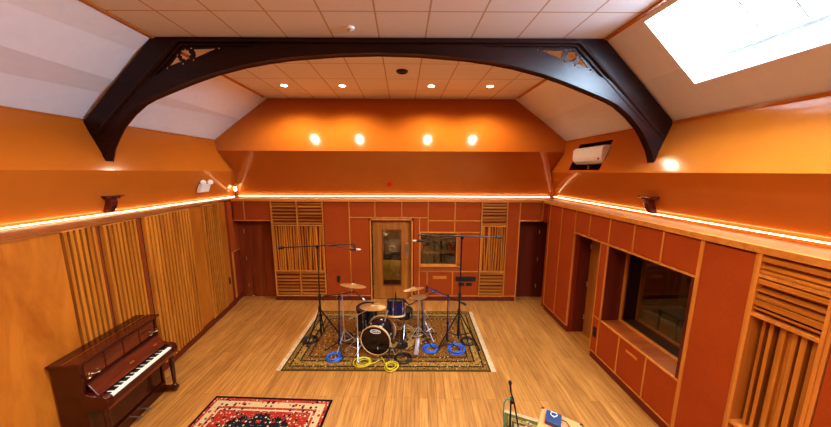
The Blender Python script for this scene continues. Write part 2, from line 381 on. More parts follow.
# eaves trims
for nm, e, s in (('trim_1', eL, 1), ('trim_2', eR, -1)):
    b = MB(); p = []
    for y in (Y0, 6.97): p.append([(e(y)-s*.02,y,ZE-.10),(e(y)-s*.045+s*.035,y,ZE-.10),(e(y)+s*.03,y,ZE),(e(y)-s*.02,y,ZE+.002)])
    b.hexa(p[0]+p[1]); struct(b, nm, M['orange'])
b = MB()
for e, s in ((cL, 1), (cR, -1)):
    p = []
    for y in (Y0, 7.13): p.append([(e(y)-s*.03,y,ZC-.025),(e(y)+s*.03,y,ZC-.025),(e(y)+s*.03,y,ZC-.002),(e(y)-s*.03,y,ZC-.002)])
    b.hexa(p[0]+p[1])
struct(b, 'trim_3', M['trimH'])

# ledges over the panel walls
b = MB()
b.hexa([WL(Y0,ZT-.02,0.02),WL(YB+.1,ZT-.02,0.02),(-5.0,YB+.1,ZT-.02),(-5.0,Y0,ZT-.02),WL(Y0,ZT,0.02),WL(YB+.1,ZT,0.02),(-5.0,YB+.1,ZT),(-5.0,Y0,ZT)])
struct(b, 'trim_4', M['ledge'])
b = MB(); b.hexa([WR(Y0,ZT-.02,.02),WR(YB+.1,ZT-.02,.02),(4.2,YB+.1,ZT-.02),(4.2,Y0,ZT-.02),WR(Y0,ZT,.02),WR(YB+.1,ZT,.02),(4.2,YB+.1,ZT),(4.2,Y0,ZT)])
struct(b, 'trim_5', M['ledge'])
b = MB(); b.box(-5.0,4.2,YB-.02,7.4,ZT-.021,ZT+.002); struct(b, 'trim_6', M['ledge'])
# nose strips standing up along the ledge
b = MB(); wbox(b, WR, Y0, 6.55, ZT-.055, ZT+.012, -.01, .03); struct(b, 'trim_7', M['trimH'])
b = MB(); wbox(b, WB, -4.5, 3.12, ZT-.05, ZT+.010, -.01, .028); struct(b, 'trim_8', M['trimH'])
b = MB(); wbox(b, WL, Y0, 6.55, ZT-.04, ZT+.010, -.30, -.01); struct(b, 'trim_9', M['ledge'])

# LED strips on the ledges
def led(pts, label):
    b = MB(); b.tube(pts, .0065, 6)
    tag(b.build('led_strip', M['led']), label, 'light strip', 'glowing light strips on the ledges')
led([(lL(Y0)+.05,Y0+.05,ZLL-.005),(lL(7)+.05,7.08,ZLL-.005)], 'glowing warm light strip along the ledge of the left wall')
led([(lR(Y0)-.05,Y0+.05,ZLR),(lR(7.1)-.05,7.06,ZLR)], 'glowing warm light strip along the ledge of the right wall')
led([(-4.64,7.13,ZLB),(3.52,7.13,ZLB)], 'glowing warm light strip along the ledge of the back wall')

# ------------------------------------------------------------------ back wall core with openings
def core(W, segs, z_top=ZT-.02, d0=-.16, d1=-.02):
    b = MB()
    for s0, s1, z0, z1 in segs: wbox(b, W, s0, s1, z0, z1, d0, d1)
    return b
DL0, DL1, DR0, DR1 = -4.40, -3.585, 2.572, 3.3
segs = [(-5.0,DL1,2.085,2.6),(DL1,-1.10,0,2.6),(-1.10,-.10,2.115,2.6),(-.10,.125,0,2.6),(.125,1.04,1.80,2.6),(.125,1.04,0,.95),(1.04,DR0,0,2.6),(DR0,3.6,2.10,2.6)]
struct(core(WB, segs), 'wall_back', M['fabric_dark'])
# soffits of the two corner alcoves
b = MB(); b.box(-5.0,DL1,YB+.01,7.0,2.085,2.12); b.box(DR0,3.6,YB+.01,7.0,2.10,2.13); struct(b, 'wall_back', M['fabric_dark'])
b = MB(); b.box(DL1-.0,DL1+.03,YB+.01,7.0,0,2.1); b.box(DR0-.03,DR0,YB+.01,7.0,0,2.12); struct(b, 'wall_back', M['door_dark'])

# battens of the back wall panel grid
b = MB(); T = .012
def vb(s, z0, z1, w=.026): wbox(b, WB, s-w/2, s+w/2, z0, z1, -.02, T)
def hb(s0, s1, z, w=.026): wbox(b, WB, s0, s1, z-w/2, z+w/2, -.02, T)
for s in (-4.215,): vb(s, 2.1, 2.57)
for s in (-1.634,): vb(s, .14, 2.57)
for s in (-.998, -.337): vb(s, 2.185, 2.57)
vb(.314, 1.82, 2.57); vb(.974, 1.82, 2.57); vb(.102, .14, 2.17)
hb(-1.62, .32, 2.178); hb(.327, 1.61, 2.106); hb(.12, 1.61, 1.812); hb(.12, 1.61, .794); vb(.302, .14, .79); vb(.952, .14, .79)
vb(2.575, .0, 2.57); hb(-4.5, -3.57, 2.093); hb(2.59, 3.13, 2.11)
hb(-2.27, -1.13, .135); hb(-.06, 1.62, .135); hb(2.27, 2.56, .135)
vb(3.135, 2.11, 2.57)
struct(b, 'trim_10', M['trim'])
b = MB()   # glass door surround
for s0, s1, z0, z1 in ((-1.135,-1.10,0,2.155),(-.10,-.060,0,2.155),(-1.135,-.060,2.112,2.155)): wbox(b, WB, s0, s1, z0, z1, -.16, .014)
struct(b, 'trim_11', M['trim'])
b = MB(); wbox(b, WB, -3.585, -1.14, 0, .12, -.05, -.005); wbox(b, WB, -.045, 2.57, 0, .12, -.05, -.005); struct(b, 'baseboard_back', M['skirt'])

PG = 'rust fabric wall panels'
def panel(W, s0, s1, z0, z1, label, mat='fabric', d=.006, g=.015):
    b = MB(); wbox(b, W, s0+g, s1-g, z0+g, z1-g, -.02, d)
    return tag(b.build('fabric_panel', M[mat], bevel=.004), label, 'wall panel', PG)
panel(WB,-4.50,-4.215,2.09,2.565,'small rust fabric panel in the back left corner above the wooden door')
panel(WB,-4.215,-3.575,2.09,2.565,'wide rust fabric panel over the back left wooden door')
panel(WB,-2.275,-1.634,.135,2.565,'tall rust fabric panel right of the wide diffuser, dark socket low on it')
panel(WB,-1.634,-.998,2.178,2.565,'rust fabric panel in the top row, left of the glazed door head')
panel(WB,-.998,-.337,2.178,2.565,'rust fabric panel in the top row centred above the glazed door')
panel(WB,-.337,.314,2.178,2.565,'rust fabric panel in the top row above right edge of the glazed door')
panel(WB,-1.634,-1.14,.135,2.178,'tall rust fabric panel just left of the glazed door frame')
panel(WB,-.05,.102,.135,2.178,'narrow tall rust fabric strip between glazed door and small window')
panel(WB,.102,.314,1.812,2.178,'small squarish rust fabric panel above left corner of the small window')
panel(WB,.314,.974,2.106,2.565,'top row rust fabric panel high above the small window')
panel(WB,.974,1.62,2.106,2.565,'top row rust fabric panel beside the right slatted diffuser')
panel(WB,.314,.974,1.812,2.106,'low wide rust fabric panel directly on top of the small window')
panel(WB,.974,1.62,1.812,2.106,'low wide rust fabric panel above the window right corner, against the right diffuser')
panel(WB,1.135,1.62,.794,1.812,'upright rust fabric panel between the small window and the right diffuser')
panel(WB,.102,.302,.135,.794,'narrow rust fabric panel low beneath left edge of the small window')
panel(WB,.302,.952,.135,.794,'rust fabric access panel with a wooden pull slot beneath the small window')
panel(WB,.952,1.62,.135,.794,'rust fabric panel with black connector plates below and right of the small window')
panel(WB,2.275,2.575,.135,2.565,'tall rust fabric panel between right diffuser and dark corner door')
panel(WB,2.575,3.135,2.11,2.565,'rust fabric panel above the dark door in the back right corner')
# slot pull and plates
b = MB(); wbox(b, WB, .45, .80, .60, .675, .004, .016); o = b.build('pull_slot', M['trimH']); tag(o, 'wooden pull slot on the rust panel beneath the small window', 'handle')
def plate(W, s0, s1, z0, z1, label, mat='plastic_dk', cut=2):
    root = thing('wall_socket', label, 'socket', W((s0+s1)/2, z0, .008))
    b = MB(); wbox(b, W, s0, s1, z0, z1, .006, .02); b.build('face_plate', M[mat], root, bevel=.003)
    for k in range(cut):
        zz = z0+(z1-z0)*(k+.5)/cut; ss = (s0+s1)/2
        b = MB(); wbox(b, W, ss-(s1-s0)*.28, ss+(s1-s0)*.28, zz-(z1-z0)*.32/cut, zz+(z1-z0)*.32/cut, .02, .026); b.build('socket', M['rubber'], root, bevel=.002)
plate(WB,-2.0,-1.915,.50,.67,'dark green double socket low on tall panel left of the glazed door','green_plate')
plate(WB,1.03,1.54,.535,.665,'long black connector panel under the right end of small window',cut=1)
plate(WB,1.10,1.25,.415,.50,'small black connector plate, left one of the lower pair',cut=1)
plate(WB,1.295,1.45,.415,.50,'small black connector plate, right one of the lower pair',cut=1)

# ------------------------------------------------------------------ doors of the back wall
def door(n, x0, x1, y, z1, mat, hinge_x, planks=3):
    b = MB(); w = (x1-x0)/planks
    for k in range(planks): b.box(x0+k*w+.003, x0+(k+1)*w-.003, y, y+.045, .005, z1)
    b.box(x0, x1, y+.012, y+.05, .005, z1)
    d = struct(b, 'door_%d' % n, mat)
    for zz in (.32, 1.05, 1.78):
        h = MB(); h.cyl((hinge_x,y-.008,zz-.05),(hinge_x,y-.008,zz+.05),.012,10); h.build('hinge', M['steel'], d)
    return d
door(2, -4.62, -3.58, 6.83, 2.09, M['door'], -4.40)
door(3, 2.56, 3.75, 6.87, 2.11, M['door_dark'], 3.20, 2)
b = MB(); b.box(-5.2,-3.4,6.885,6.95,0,2.6); b.box(2.4,4.3,6.93,6.99,0,2.6); struct(b, 'wall_back', M['backing'])  # added blocks behind the corner doors, stopping sky light leaking in
# glazed door
b = MB(); y = YB+.10
gx0, gx1, gz0, gz1 = -.845, -.355, .36, 1.86
b.box(-1.085,gx0,y,y+.05,.01,2.10); b.box(gx1,-.112,y,y+.05,.01,2.10); b.box(gx0,gx1,y,y+.05,.01,gz0); b.box(gx0,gx1,y,y+.05,gz1,2.10)
d1 = struct(b, 'door_1', M['door_oak'])
b = MB(); b.box(gx0,gx1,y+.02,y+.03,gz0,gz1); b.build('pane', M['glass_room'], d1)
b = MB()
for x0,x1,z0,z1 in ((gx0,gx0+.022,gz0,gz1),(gx1-.022,gx1,gz0,gz1),(gx0,gx1,gz0,gz0+.02),(gx0,gx1,gz1-.02,gz1)): b.box(x0,x1,y-.008,y+.02,z0,z1)
b.build('glazing_bead', M['door'], d1)
b = MB(); b.box(-.245,-.175,y-.010,y,1.19,1.52); b.build('push_plate', M['steel'], d1)
b = MB(); b.box(-.220,-.200,y-.045,y-.033,1.23,1.48); b.box(-.218,-.202,y-.04,y-.008,1.24,1.26); b.box(-.218,-.202,y-.04,y-.008,1.45,1.47); b.build('handle', M['oldbrass'], d1)
b = MB(); b.cyl((-.21,y-.02,1.11),(-.21,y,1.11),.022,12); b.build('lock', M['steel'], d1)
for zz in (.32, 1.05, 1.78):
    h = MB(); h.cyl((-1.078,y-.012,zz-.05),(-1.078,y-.012,zz+.05),.012,10); h.build('hinge', M['steel'], d1)
# lobby behind the glazed door
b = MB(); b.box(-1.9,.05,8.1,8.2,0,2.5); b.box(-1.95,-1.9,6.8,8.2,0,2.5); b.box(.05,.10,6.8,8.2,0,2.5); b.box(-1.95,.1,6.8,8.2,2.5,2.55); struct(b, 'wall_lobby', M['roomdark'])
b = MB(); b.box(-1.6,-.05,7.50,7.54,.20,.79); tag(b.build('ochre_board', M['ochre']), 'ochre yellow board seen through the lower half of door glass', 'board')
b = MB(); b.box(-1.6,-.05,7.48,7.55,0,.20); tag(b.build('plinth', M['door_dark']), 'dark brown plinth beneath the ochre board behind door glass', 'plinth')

# small window of the back wall
b = MB()
wx0,wx1,wz0,wz1 = .135,1.025,.968,1.795
def ring(mb, x0,x1,z0,z1, X0,X1,Z0,Z1, ya, yb):
    mb.box(X0,x0,ya,yb,Z0,Z1); mb.box(x1,X1,ya,yb,Z0,Z1); mb.box(x0,x1,ya,yb,Z0,z0); mb.box(x0,x1,ya,yb,z1,Z1)
ring(b, wx0,wx1,wz0,wz1, .118,1.045,.945,1.81, YB-.03, YB+.10)
w1 = struct(b, 'window_1', M['trim'])
b = MB(); b.box(wx0,wx1,YB+.05,YB+.06,wz0,wz1); b.build('pane', M['glass_room'], w1)
b = MB(); b.box(.09,1.135,YB-.050,YB-.02,.925,.945); b.build('sill', M['trimH'], w1)
b = MB(); b.box(1.045,1.13,YB-.02,YB+.02,.95,1.80); b.box(.115,1.13,YB-.025,YB+.02,.81,.925); b.build('apron', M['redwood'], w1)
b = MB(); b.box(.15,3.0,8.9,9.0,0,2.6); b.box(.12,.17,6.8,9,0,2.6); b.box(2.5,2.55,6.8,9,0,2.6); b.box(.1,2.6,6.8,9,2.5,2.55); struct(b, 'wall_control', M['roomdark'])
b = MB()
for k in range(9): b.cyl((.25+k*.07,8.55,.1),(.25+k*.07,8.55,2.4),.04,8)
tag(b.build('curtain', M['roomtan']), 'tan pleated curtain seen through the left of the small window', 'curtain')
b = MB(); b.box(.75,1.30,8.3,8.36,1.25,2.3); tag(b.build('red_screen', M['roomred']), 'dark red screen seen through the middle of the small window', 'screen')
rt_ = thing('control_desk', 'orange topped desk with teal racks seen through the small window', 'desk', (.8,7.7,0))
b = MB(); b.box(.25,1.45,7.4,8.0,1.02,1.07); b.build('desk_top', M['trimH'], rt_)
for x in (.35, 1.35): b = MB(); b.box(x-.03,x+.03,7.5,7.9,0,1.02); b.build('leg', M['plastic_dk'], rt_)
for x in (.55,.85,1.15): b = MB(); b.box(x-.10,x+.10,7.6,7.9,1.07,1.25); b.build('rack_unit', M['roomteal'], rt_, bevel=.01)

# ------------------------------------------------------------------ slatted diffusers
def vs_irregular(W, b, s0, s1, z0, z1, dmax, n, tilt=True):
    w = (s1-s0)/n
    for k in range(n):
        s = s0+w*(k+.5)+random.uniform(-.15,.15)*w; d = dmax*random.uniform(.35,1); h = w*random.uniform(.22,.36)
        t = random.uniform(-.32,.32)*w if tilt else 0
        b.hexa([W(s-h-t,z0,-.06),W(s+h-t,z0,-.06),W(s+h-t,z0,d),W(s-h-t,z0,d),W(s-h+t,z1,-.06),W(s+h+t,z1,-.06),W(s+h+t,z1,d),W(s-h+t,z1,d)])
def hs_irregular(W, b, s0, s1, z0, z1, dmax, n, lean=.0):
    w = (z1-z0)/n
    for k in range(n):
        z = z0+w*(k+.5)+random.uniform(-.12,.12)*w; d = dmax*random.uniform(.45,1); h = w*random.uniform(.20,.30)
        l = random.uniform(-1,1)*lean
        b.hexa([W(s0,z-h-l,-.06),W(s1,z-h-l,-.06),W(s1,z-h+l,d),W(s0,z-h+l,d),W(s0,z+h-l,-.06),W(s1,z+h-l,-.06),W(s1,z+h+l,d),W(s0,z+h+l,d)])
def diffuser(s0, s1, cols, label):
    root = thing('slatted_diffuser', label, 'acoustic diffuser', WB((s0+s1)/2, 0, 0), 'slatted wooden diffusers in the panel walls')
    b = MB(); wbox(b, WB, s0, s1, .13, 2.57, -.08, -.055); b.build('backing', M['backing_warm'], root)
    b = MB(); t = .024
    for s in [s0+t/2, s1-t/2]+[s0+(s1-s0)*k/cols for k in range(1, cols)]: wbox(b, WB, s-t/2, s+t/2, .12, 2.59, -.055, .03)
    for z in (.135, .795, 1.975, 2.575): wbox(b, WB, s0, s1, z-t/2, z+t/2, -.055, .032)
    b.build('frame', M['trim'], root)
    for k in range(cols):
        a = s0+(s1-s0)*k/cols+t; c = s0+(s1-s0)*(k+1)/cols-t
        b = MB(); hs_irregular(WB, b, a, c, 1.99, 2.56, .02, 7); b.build('level_slats', M['slatH'], root)
        b = MB(); vs_irregular(WB, b, a, c, .81, 1.96, .02, 10); b.build('upright_slats', M['slat'], root)
        b = MB(); hs_irregular(WB, b, a, c, .15, .78, .02, 7); b.build('level_slats', M['slatH'], root)
diffuser(-3.565,-2.275,2,'wide two column slatted wood diffuser right of the back left door')
diffuser(1.62,2.275,1,'narrow single column slatted wood diffuser at right of the back wall')

# ------------------------------------------------------------------ right wall
R_segs = [(6.24,7.0,2.10,2.6),(5.26,6.24,0,2.6),(4.525,5.26,2.12,2.6),(4.35,4.525,0,2.6),(3.03,4.35,2.10,2.6),(3.03,4.35,0,.75),(2.45,3.03,0,2.6),(1.96,2.45,0,.12),(Y0,1.96,0,2.6)]
struct(core(WR, R_segs, d0=-.12), 'wall_right', M['fabric_dark'])
# chamfered panel that closes the corner alcove
b = MB(); b.hexa([(3.14,6.36,0),(3.6,6.9,0),(3.7,6.9,0),(3.3,6.3,0),(3.14,6.36,2.6),(3.6,6.9,2.6),(3.7,6.9,2.6),(3.3,6.3,2.6)]); struct(b, 'wall_right', M['fabric'])
b = MB()
def vr(s, z0, z1, w=.022): wbox(b, WR, s-w/2, s+w/2, z0, z1, -.02, T)
def hr(s0, s1, z, w=.024): wbox(b, WR, s0, s1, z-w/2, z+w/2, -.02, T)
for s in (6.235, 5.75, 5.27): vr(s, .13, 2.57)
for s in (4.84, 4.35, 3.87, 3.42): vr(s, 2.13, 2.57)
hr(2.96, 5.26, 2.125, .03); vr(4.515, 0, 2.11, .02); vr(4.352, .13, 2.11, .02)
vr(2.95, .13, 2.57, .045); vr(2.465, .13, 2.57, .03); vr(1.955, .13, 2.57, .03); vr(1.45, .13, 2.57, .03)
for s in (3.90, 3.415): vr(s, .13, .78)
hr(2.97, 4.51, .785, .022); hr(2.97, 4.5, .135, .018); hr(5.28, 6.22, .135, .018); hr(-3, 2.94, .135, .018)
for s in (.9, .3, -.4, -1.1): vr(s, .13, 2.57, .03)
struct(b, 'trim_12', M['trim'])
panel(WR,5.75,6.235,.135,2.565,'tall rust fabric panel of the right wall nearest the back corner')
panel(WR,5.27,5.75,.135,2.565,'tall rust fabric panel of the right wall beside the open doorway')
hd = [5.27,4.84,4.35,3.87,3.42,2.95]
hl = ['panel at far end of right wall upper row, above the doorway','panel second from far end of right wall upper row','panel of right wall upper row above far end of big window','panel of right wall upper row above middle of big window','panel of right wall upper row above near end of big window']
for k in range(5): panel(WR, hd[k+1], hd[k], 2.13, 2.565, 'rust fabric '+hl[k])
panel(WR,4.352,4.515,.785,2.115,'slim rust fabric strip standing between doorway and big window',g=.01)
panel(WR,4.352,4.515,.135,.785,'slim low rust fabric panel with black socket beside the doorway',g=.01)
panel(WR,3.90,4.352,.135,.785,'low rust fabric panel under far end of the big right window')
panel(WR,3.415,3.90,.135,.785,'low rust fabric panel with a pull slot under the big right window')
panel(WR,2.95,3.415,.135,.785,'low rust fabric panel under near end of the big right window')
panel(WR,2.465,2.95,.135,2.565,'large full height rust fabric panel between big window and near slatted unit',g=.02)
panel(WR,1.45,1.955,.135,2.565,'full height rust fabric panel at the right picture edge beyond the slatted unit',g=.02)
b = MB(); wbox(b, WR, 3.55, 3.75, .625, .66, .004, .014); o = b.build('pull_slot', M['trimH']); tag(o, 'wooden pull slot on low panel under the big right window', 'handle')
plate(WR,4.40,4.465,.43,.61,'black double socket on slim low panel beside right wall doorway')
b = MB(); wbox(b, WR, 5.28, 6.24, 0, .125, -.05, -.005); wbox(b, WR, Y0, 4.51, 0, .125, -.05, -.005); struct(b, 'baseboard_right', M['skirt'])
# doorway on the right wall
b = MB()
xr5 = 3.16
b.box(3.19,3.62,5.27,5.33,0,2.13); b.box(3.19,3.62,4.46,4.515,0,2.13); b.box(3.19,3.62,4.5,5.3,2.125,2.16); struct(b, 'wall_right', M['door_dark'])
b = MB(); b.box(3.50,3.55,4.52,5.25,.005,2.12); d4 = struct(b, 'door_4', M['door_oak'])
for zz in (.35, 1.06, 1.85):
    h = MB(); h.cyl((3.49,5.24,zz-.05),(3.49,5.24,zz+.05),.013,10); h.build('hinge', M['steel'], d4)
# big studio window on the right wall: lined recess, frame, panes, inner frame, room beyond
b = MB()
b.hexa([WR(4.34,.79,-.01),WR(4.34,.79,-.40),WR(4.40,.79,-.40),WR(4.40,.79,-.01),WR(4.34,2.11,-.01),WR(4.34,2.11,-.40),WR(4.40,2.11,-.40),WR(4.40,2.11,-.01)])
wbox(b, WR, 2.98, 3.03, .79, 2.11, -.40, -.01); wbox(b, WR, 2.98, 4.40, 2.105, 2.14, -.40, -.01)
struct(b, 'wall_right', M['door_dark'])
b = MB(); wbox(b, WR, 2.98, 4.40, .755, .79, -.40, .002); struct(b, 'trim_13', M['redwood'])
b = MB()
def wring(mb, W, s0,s1,z0,z1, t, d0, d1):
    wbox(mb,W,s0,s0+t,z0,z1,d0,d1); wbox(mb,W,s1-t,s1,z0,z1,d0,d1); wbox(mb,W,s0+t,s1-t,z0,z0+t,d0,d1); wbox(mb,W,s0+t,s1-t,z1-t,z1,d0,d1)
wring(b, WR, 3.03,4.34,.79,2.105,.03,-.36,-.31)
w2 = struct(b, 'window_2', M['trim'])
b = MB(); wbox(b, WR, 3.06,4.31,.82,2.075,-.345,-.335); b.build('pane', M['glass_dark'], w2)
b = MB(); wring(b, WR, 3.0,4.36,.79,2.105,.04,-.66,-.62); b.build('inner_frame', M['trim'], w2)
b = MB(); wbox(b, WR, 3.0,4.4,.765,.79,-.66,-.40); wbox(b, WR, 3.0,4.4,2.105,2.13,-.66,-.40); wbox(b, WR, 4.36,4.42,.765,2.13,-.66,-.40); wbox(b, WR, 2.96,3.0,.765,2.13,-.66,-.40); struct(b, 'wall_right', M['backing'])
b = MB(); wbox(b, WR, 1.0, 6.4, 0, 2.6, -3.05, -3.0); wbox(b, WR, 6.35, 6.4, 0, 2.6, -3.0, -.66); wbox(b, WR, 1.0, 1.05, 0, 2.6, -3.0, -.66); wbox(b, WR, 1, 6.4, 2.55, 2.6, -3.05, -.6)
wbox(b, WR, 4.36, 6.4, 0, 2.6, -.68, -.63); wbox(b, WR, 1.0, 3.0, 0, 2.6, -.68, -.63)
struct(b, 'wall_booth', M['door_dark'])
b = MB(); wbox(b, WR, 1.0, 6.4, -.1, .0, -3.05, -.66); struct(b, 'floor', M['floor'])
rt_ = thing('booth_table', 'low table with pale top glimpsed through the big right window', 'table', WR(4.6,0,-1.9))
b = MB(); wbox(b, WR, 4.2, 5.0, .66, .69, -2.1, -1.6); b.build('table_top', M['steel'], rt_)
for s in (4.25, 4.95):
    for dd in (-2.05,-1.65): b = MB(); b.tube([WR(s,0,dd),WR(s,.66,dd)],.02,8); b.build('leg', M['black'], rt_)
# near slatted unit
root = thing('slatted_diffuser', 'large deep slatted wood diffuser at the right picture edge, beside the big fabric panel', 'acoustic diffuser', WR(2.2,0,0), 'slatted wooden diffusers in the panel walls')
b = MB(); wbox(b, WR, 1.965, 2.455, .12, 2.58, -.24, -.20); b.build('backing', M['backing_warm'], root)
b = MB()
wbox(b, WR, 2.43, 2.455, .12, 2.59, -.20, .02); wbox(b, WR, 1.965, 1.99, .12, 2.59, -.20, .02)
for z in (.135, .80, 1.975, 2.36, 2.58): wbox(b, WR, 1.99, 2.43, z-.016, z+.016, -.20, .022)
b.build('frame', M['trim'], root)
b = MB(); hs_irregular(WR, b, 1.99, 2.43, 2.385, 2.56, .012, 4, .02); b.build('level_slats', M['slatY'], root)
b = MB(); hs_irregular(WR, b, 1.99, 2.43, 1.995, 2.345, .012, 7, .02); b.build('level_slats', M['slatY'], root)
b = MB(); hs_irregular(WR, b, 1.99, 2.43, .155, .78, .012, 9, .02); b.build('level_slats', M['slatY'], root)
b = MB()
for s, dd, hw in ((2.375,-.06,.012),(2.315,-.05,.014),(2.262,-.07,.012),(2.215,-.02,.015),(2.19,-.05,.010),(2.15,-.03,.016),(2.09,-.02,.018),(2.04,-.04,.012),(2.01,-.02,.010)):
    wbox(b, WR, s-hw, s+hw, .82, 1.96, -.20, dd)
b.build('upright_slats', M['slat'], root)

# ------------------------------------------------------------------ left wall
b = MB(); wbox(b, WL, Y0, 7.0, 0, 2.58, -.14, -.06); struct(b, 'wall_left', M['backing'])
b = MB(); wbox(b, WL, Y0, 6.42, 0, .13, -.06, .015); wbox(b, WL, 6.42, 6.83, 0, .13, -.06, -.01); struct(b, 'baseboard_left', M['skirt'])
def wpanel(s0, s1, d0, d1, pitch, label, z0=.14, z1=2.585, gap=.030, light='slat', top_in=0.0):
    """slatted timber panel, skewed in plan: stands d0 off the wall at its near end and d1 at the far end"""
    W = lambda s, z, d: WL(s, z, d + d0+(d1-d0)*(s-s0)/(s1-s0))
    root = thing('slatted_timber_panel', label, 'slatted panel', WL((s0+s1)/2, z0, 0), 'slatted timber panels along the left wall')
    b = MB(); wbox(b, W, s0, s1, z0, z1, -.05, -.042); b.build('backing', M['backing'], root)
    b = MB(); n = max(1, round((s1-s0)/pitch)); p = (s1-s0)/n
    for k in range(n): wbox(b, W, s0+k*p+gap/2, s0+(k+1)*p-gap/2, z0, z1, -.042, .014)
    b.build('slats', M[light], root)
    b = MB(); wbox(b, W, s0, s1, z1, z1+.012, -.05, .016); b.build('top_rail', M['trimH'], root)
def wplain(s0, s1, d, mat, label, z0=.14, z1=2.585, name='timber_panel', g=None):
    b = MB(); wbox(b, WL, s0, s1, z0, z1, -.05, d); tag(b.build(name, M[mat], bevel=.003), label, 'wall panel', g)
b = MB()
wplain(1.55, 2.995, .012, 'ply', 'plain figured plywood panel at the left picture edge behind the piano', z1=2.60)
wplain(-1.0, 1.54, .012, 'ply', 'plain figured plywood panel on the left wall out past picture edge', z1=2.60)
wpanel(3.0, 3.40, .012, .0, .068, 'widely slatted timber panel nearest the plain plywood, behind the piano', z1=2.60)
wplain(3.405, 3.435, -.0, 'door', 'dark shadow gap strip between first and second slatted panels', name='shadow_strip')
wpanel(3.44, 3.99, .030, -.01, .070, 'second slatted timber panel from the plain plywood, with a dark gap on each side', z1=2.58)
wplain(3.995, 4.06, -.0, 'door', 'reddish dark strip in the shadow gap between second and third slatted panels', name='shadow_gap_strip')  # dark strip standing in for the shade between the two panels
wpanel(4.065, 5.10, .035, .02, .072, 'longest slatted timber panel, beyond the far end of the piano', z1=2.585)
wplain(5.105, 5.46, .012, 'ply', 'plain narrow timber strip panel between the two farthest slatted panels')
wpanel(5.465, 6.06, .02, .012, .074, 'short slatted timber panel nearest the back left door', z1=2.585, gap=.032)
wplain(6.065, 6.30, .016, 'ply', 'plain timber end strip with a dark socket, left of the corner fabric panels')
b = MB(); wbox(b, WL, 6.17, 6.22, .62, .78, .016, .03); tag(b.build('wall_socket', M['green_plate'], bevel=.003), 'small dark socket low on timber end strip of the left wall', 'socket')
b = MB(); wbox(b, WL, 6.30, 6.86, .13, 2.58, -.06, -.02); struct(b, 'wall_left', M['fabric_dark'])
b = MB(); wbox(b, WL, 6.31, 6.42, .14, 2.57, -.02, .004); tag(b.build('fabric_panel', M['fabric_dark'], bevel=.003), 'narrow dark rust upright strip beside the timber end of left wall', 'wall panel', PG)
b = MB(); wbox(b, WL, 6.43, 6.84, 1.33, 2.57, -.02, .0); tag(b.build('fabric_panel', M['fabric'], bevel=.003), 'upper rust fabric panel on the left side of corner door alcove', 'wall panel', PG)
b = MB(); wbox(b, WL, 6.43, 6.52, .14, 1.32, -.02, .0); wbox(b, WL, 6.43, 6.84, 1.305, 1.325, -.02, .004); struct(b, 'trim_14', M['trim'])
b = MB(); wbox(b, WL, 6.525, 6.84, .14, 1.30, -.02, .0); tag(b.build('fabric_panel', M['fabric_dark'], bevel=.003), 'lower darker rust fabric panel on the left side of corner door alcove', 'wall panel', PG)

# ------------------------------------------------------------------ roof window
b = MB()
nx, nz = (ZC-ZK), -(cR(2)-kR(2)); L_ = math.hypot(nx, nz); N = Vector((nx/L_, 0, nz/L_))   # outward normal of the slope
def sk(y, z, out=0.0): return Vector(slopeR(y, z)) + N*out
def skq(mb, a, bb): mb.poly([a[0], a[1], bb[1], bb[0]])
DP = .22
b.poly([sk(SY0,SZ0),sk(SY1,SZ0),sk(SY1,SZ0+.10,DP),sk(SY0,SZ0+.10,DP)])
b.poly([sk(SY0,SZ1),sk(SY1,SZ1),sk(SY1,SZ1,DP),sk(SY0,SZ1,DP)])
for yy in (SY0, SY1): b.poly([sk(yy,SZ0),sk(yy,SZ0+.10,DP),sk(yy,SZ1,DP),sk(yy,SZ1)])
w3 = struct(b, 'window_3', M['sky_frame'])
b = MB(); b.poly([sk(SY0,SZ0+.10,DP),sk(SY1,SZ0+.10,DP),sk(SY1,SZ1,DP),sk(SY0,SZ1,DP)]); b.build('pane', M['glass_sky'], w3)
b = MB()
def skbar(ya, yb, za, zb): b.hexa([sk(ya,za,DP-.04),sk(yb,za,DP-.04),sk(yb,za,DP-.005),sk(ya,za,DP-.005),sk(ya,zb,DP-.04),sk(yb,zb,DP-.04),sk(yb,zb,DP-.005),sk(ya,zb,DP-.005)])
y = SY1-.30
while y > SY0+.1:
    skbar(y-.032, y-.018, SZ0+.10, SZ1); skbar(y+.018, y+.026, SZ0+.10, SZ1); y -= .30
skbar(SY0, SY1, SZ0+.10, SZ0+.112)
b.build('glazing_bars', M['sky_bar'], w3)

# ------------------------------------------------------------------ roof truss
XM = -.53; YA = 4.10
tr = thing('roof_truss', 'dark carved timber arch spanning the hall under the ceiling', 'roof truss', (XM, YA, 3.35))
def mir(pts): return [(2*XM-x, z) for x, z in pts][::-1]
half = [(-4.592,3.37),(-4.58,3.45),(-4.52,3.62),(-4.42,3.79),(-4.31,3.945),(-4.14,4.115),(-3.95,4.26),(-3.81,4.33),(-3.55,4.43),(-3.20,4.56),(-2.86,4.67),(-2.45,4.77),(-2.10,4.83),(-1.76,4.875),(-1.09,4.925),(XM,4.94)]
curve = half + mir(half[:-1])
top = [(-4.597,3.37),(-4.655,3.815),(-3.79,4.60),(-3.22,4.775),(-2.80,4.89),(-2.36,5.005),(-1.6,5.05),(XM,5.06)]
outl = curve + (top + mir(top[:-1]))[::-1]
flat2d(outl, [], YA-.012, .11, 'curved_brace', M['mahog'], tr)
b = MB()   # bead under the arch, red back light on the soffit put into its colour
b.tube([(x, YA+.09, z-.002) for x, z in curve], .010, 6); b.build('edge_bead', M['mahog_lit'], tr)
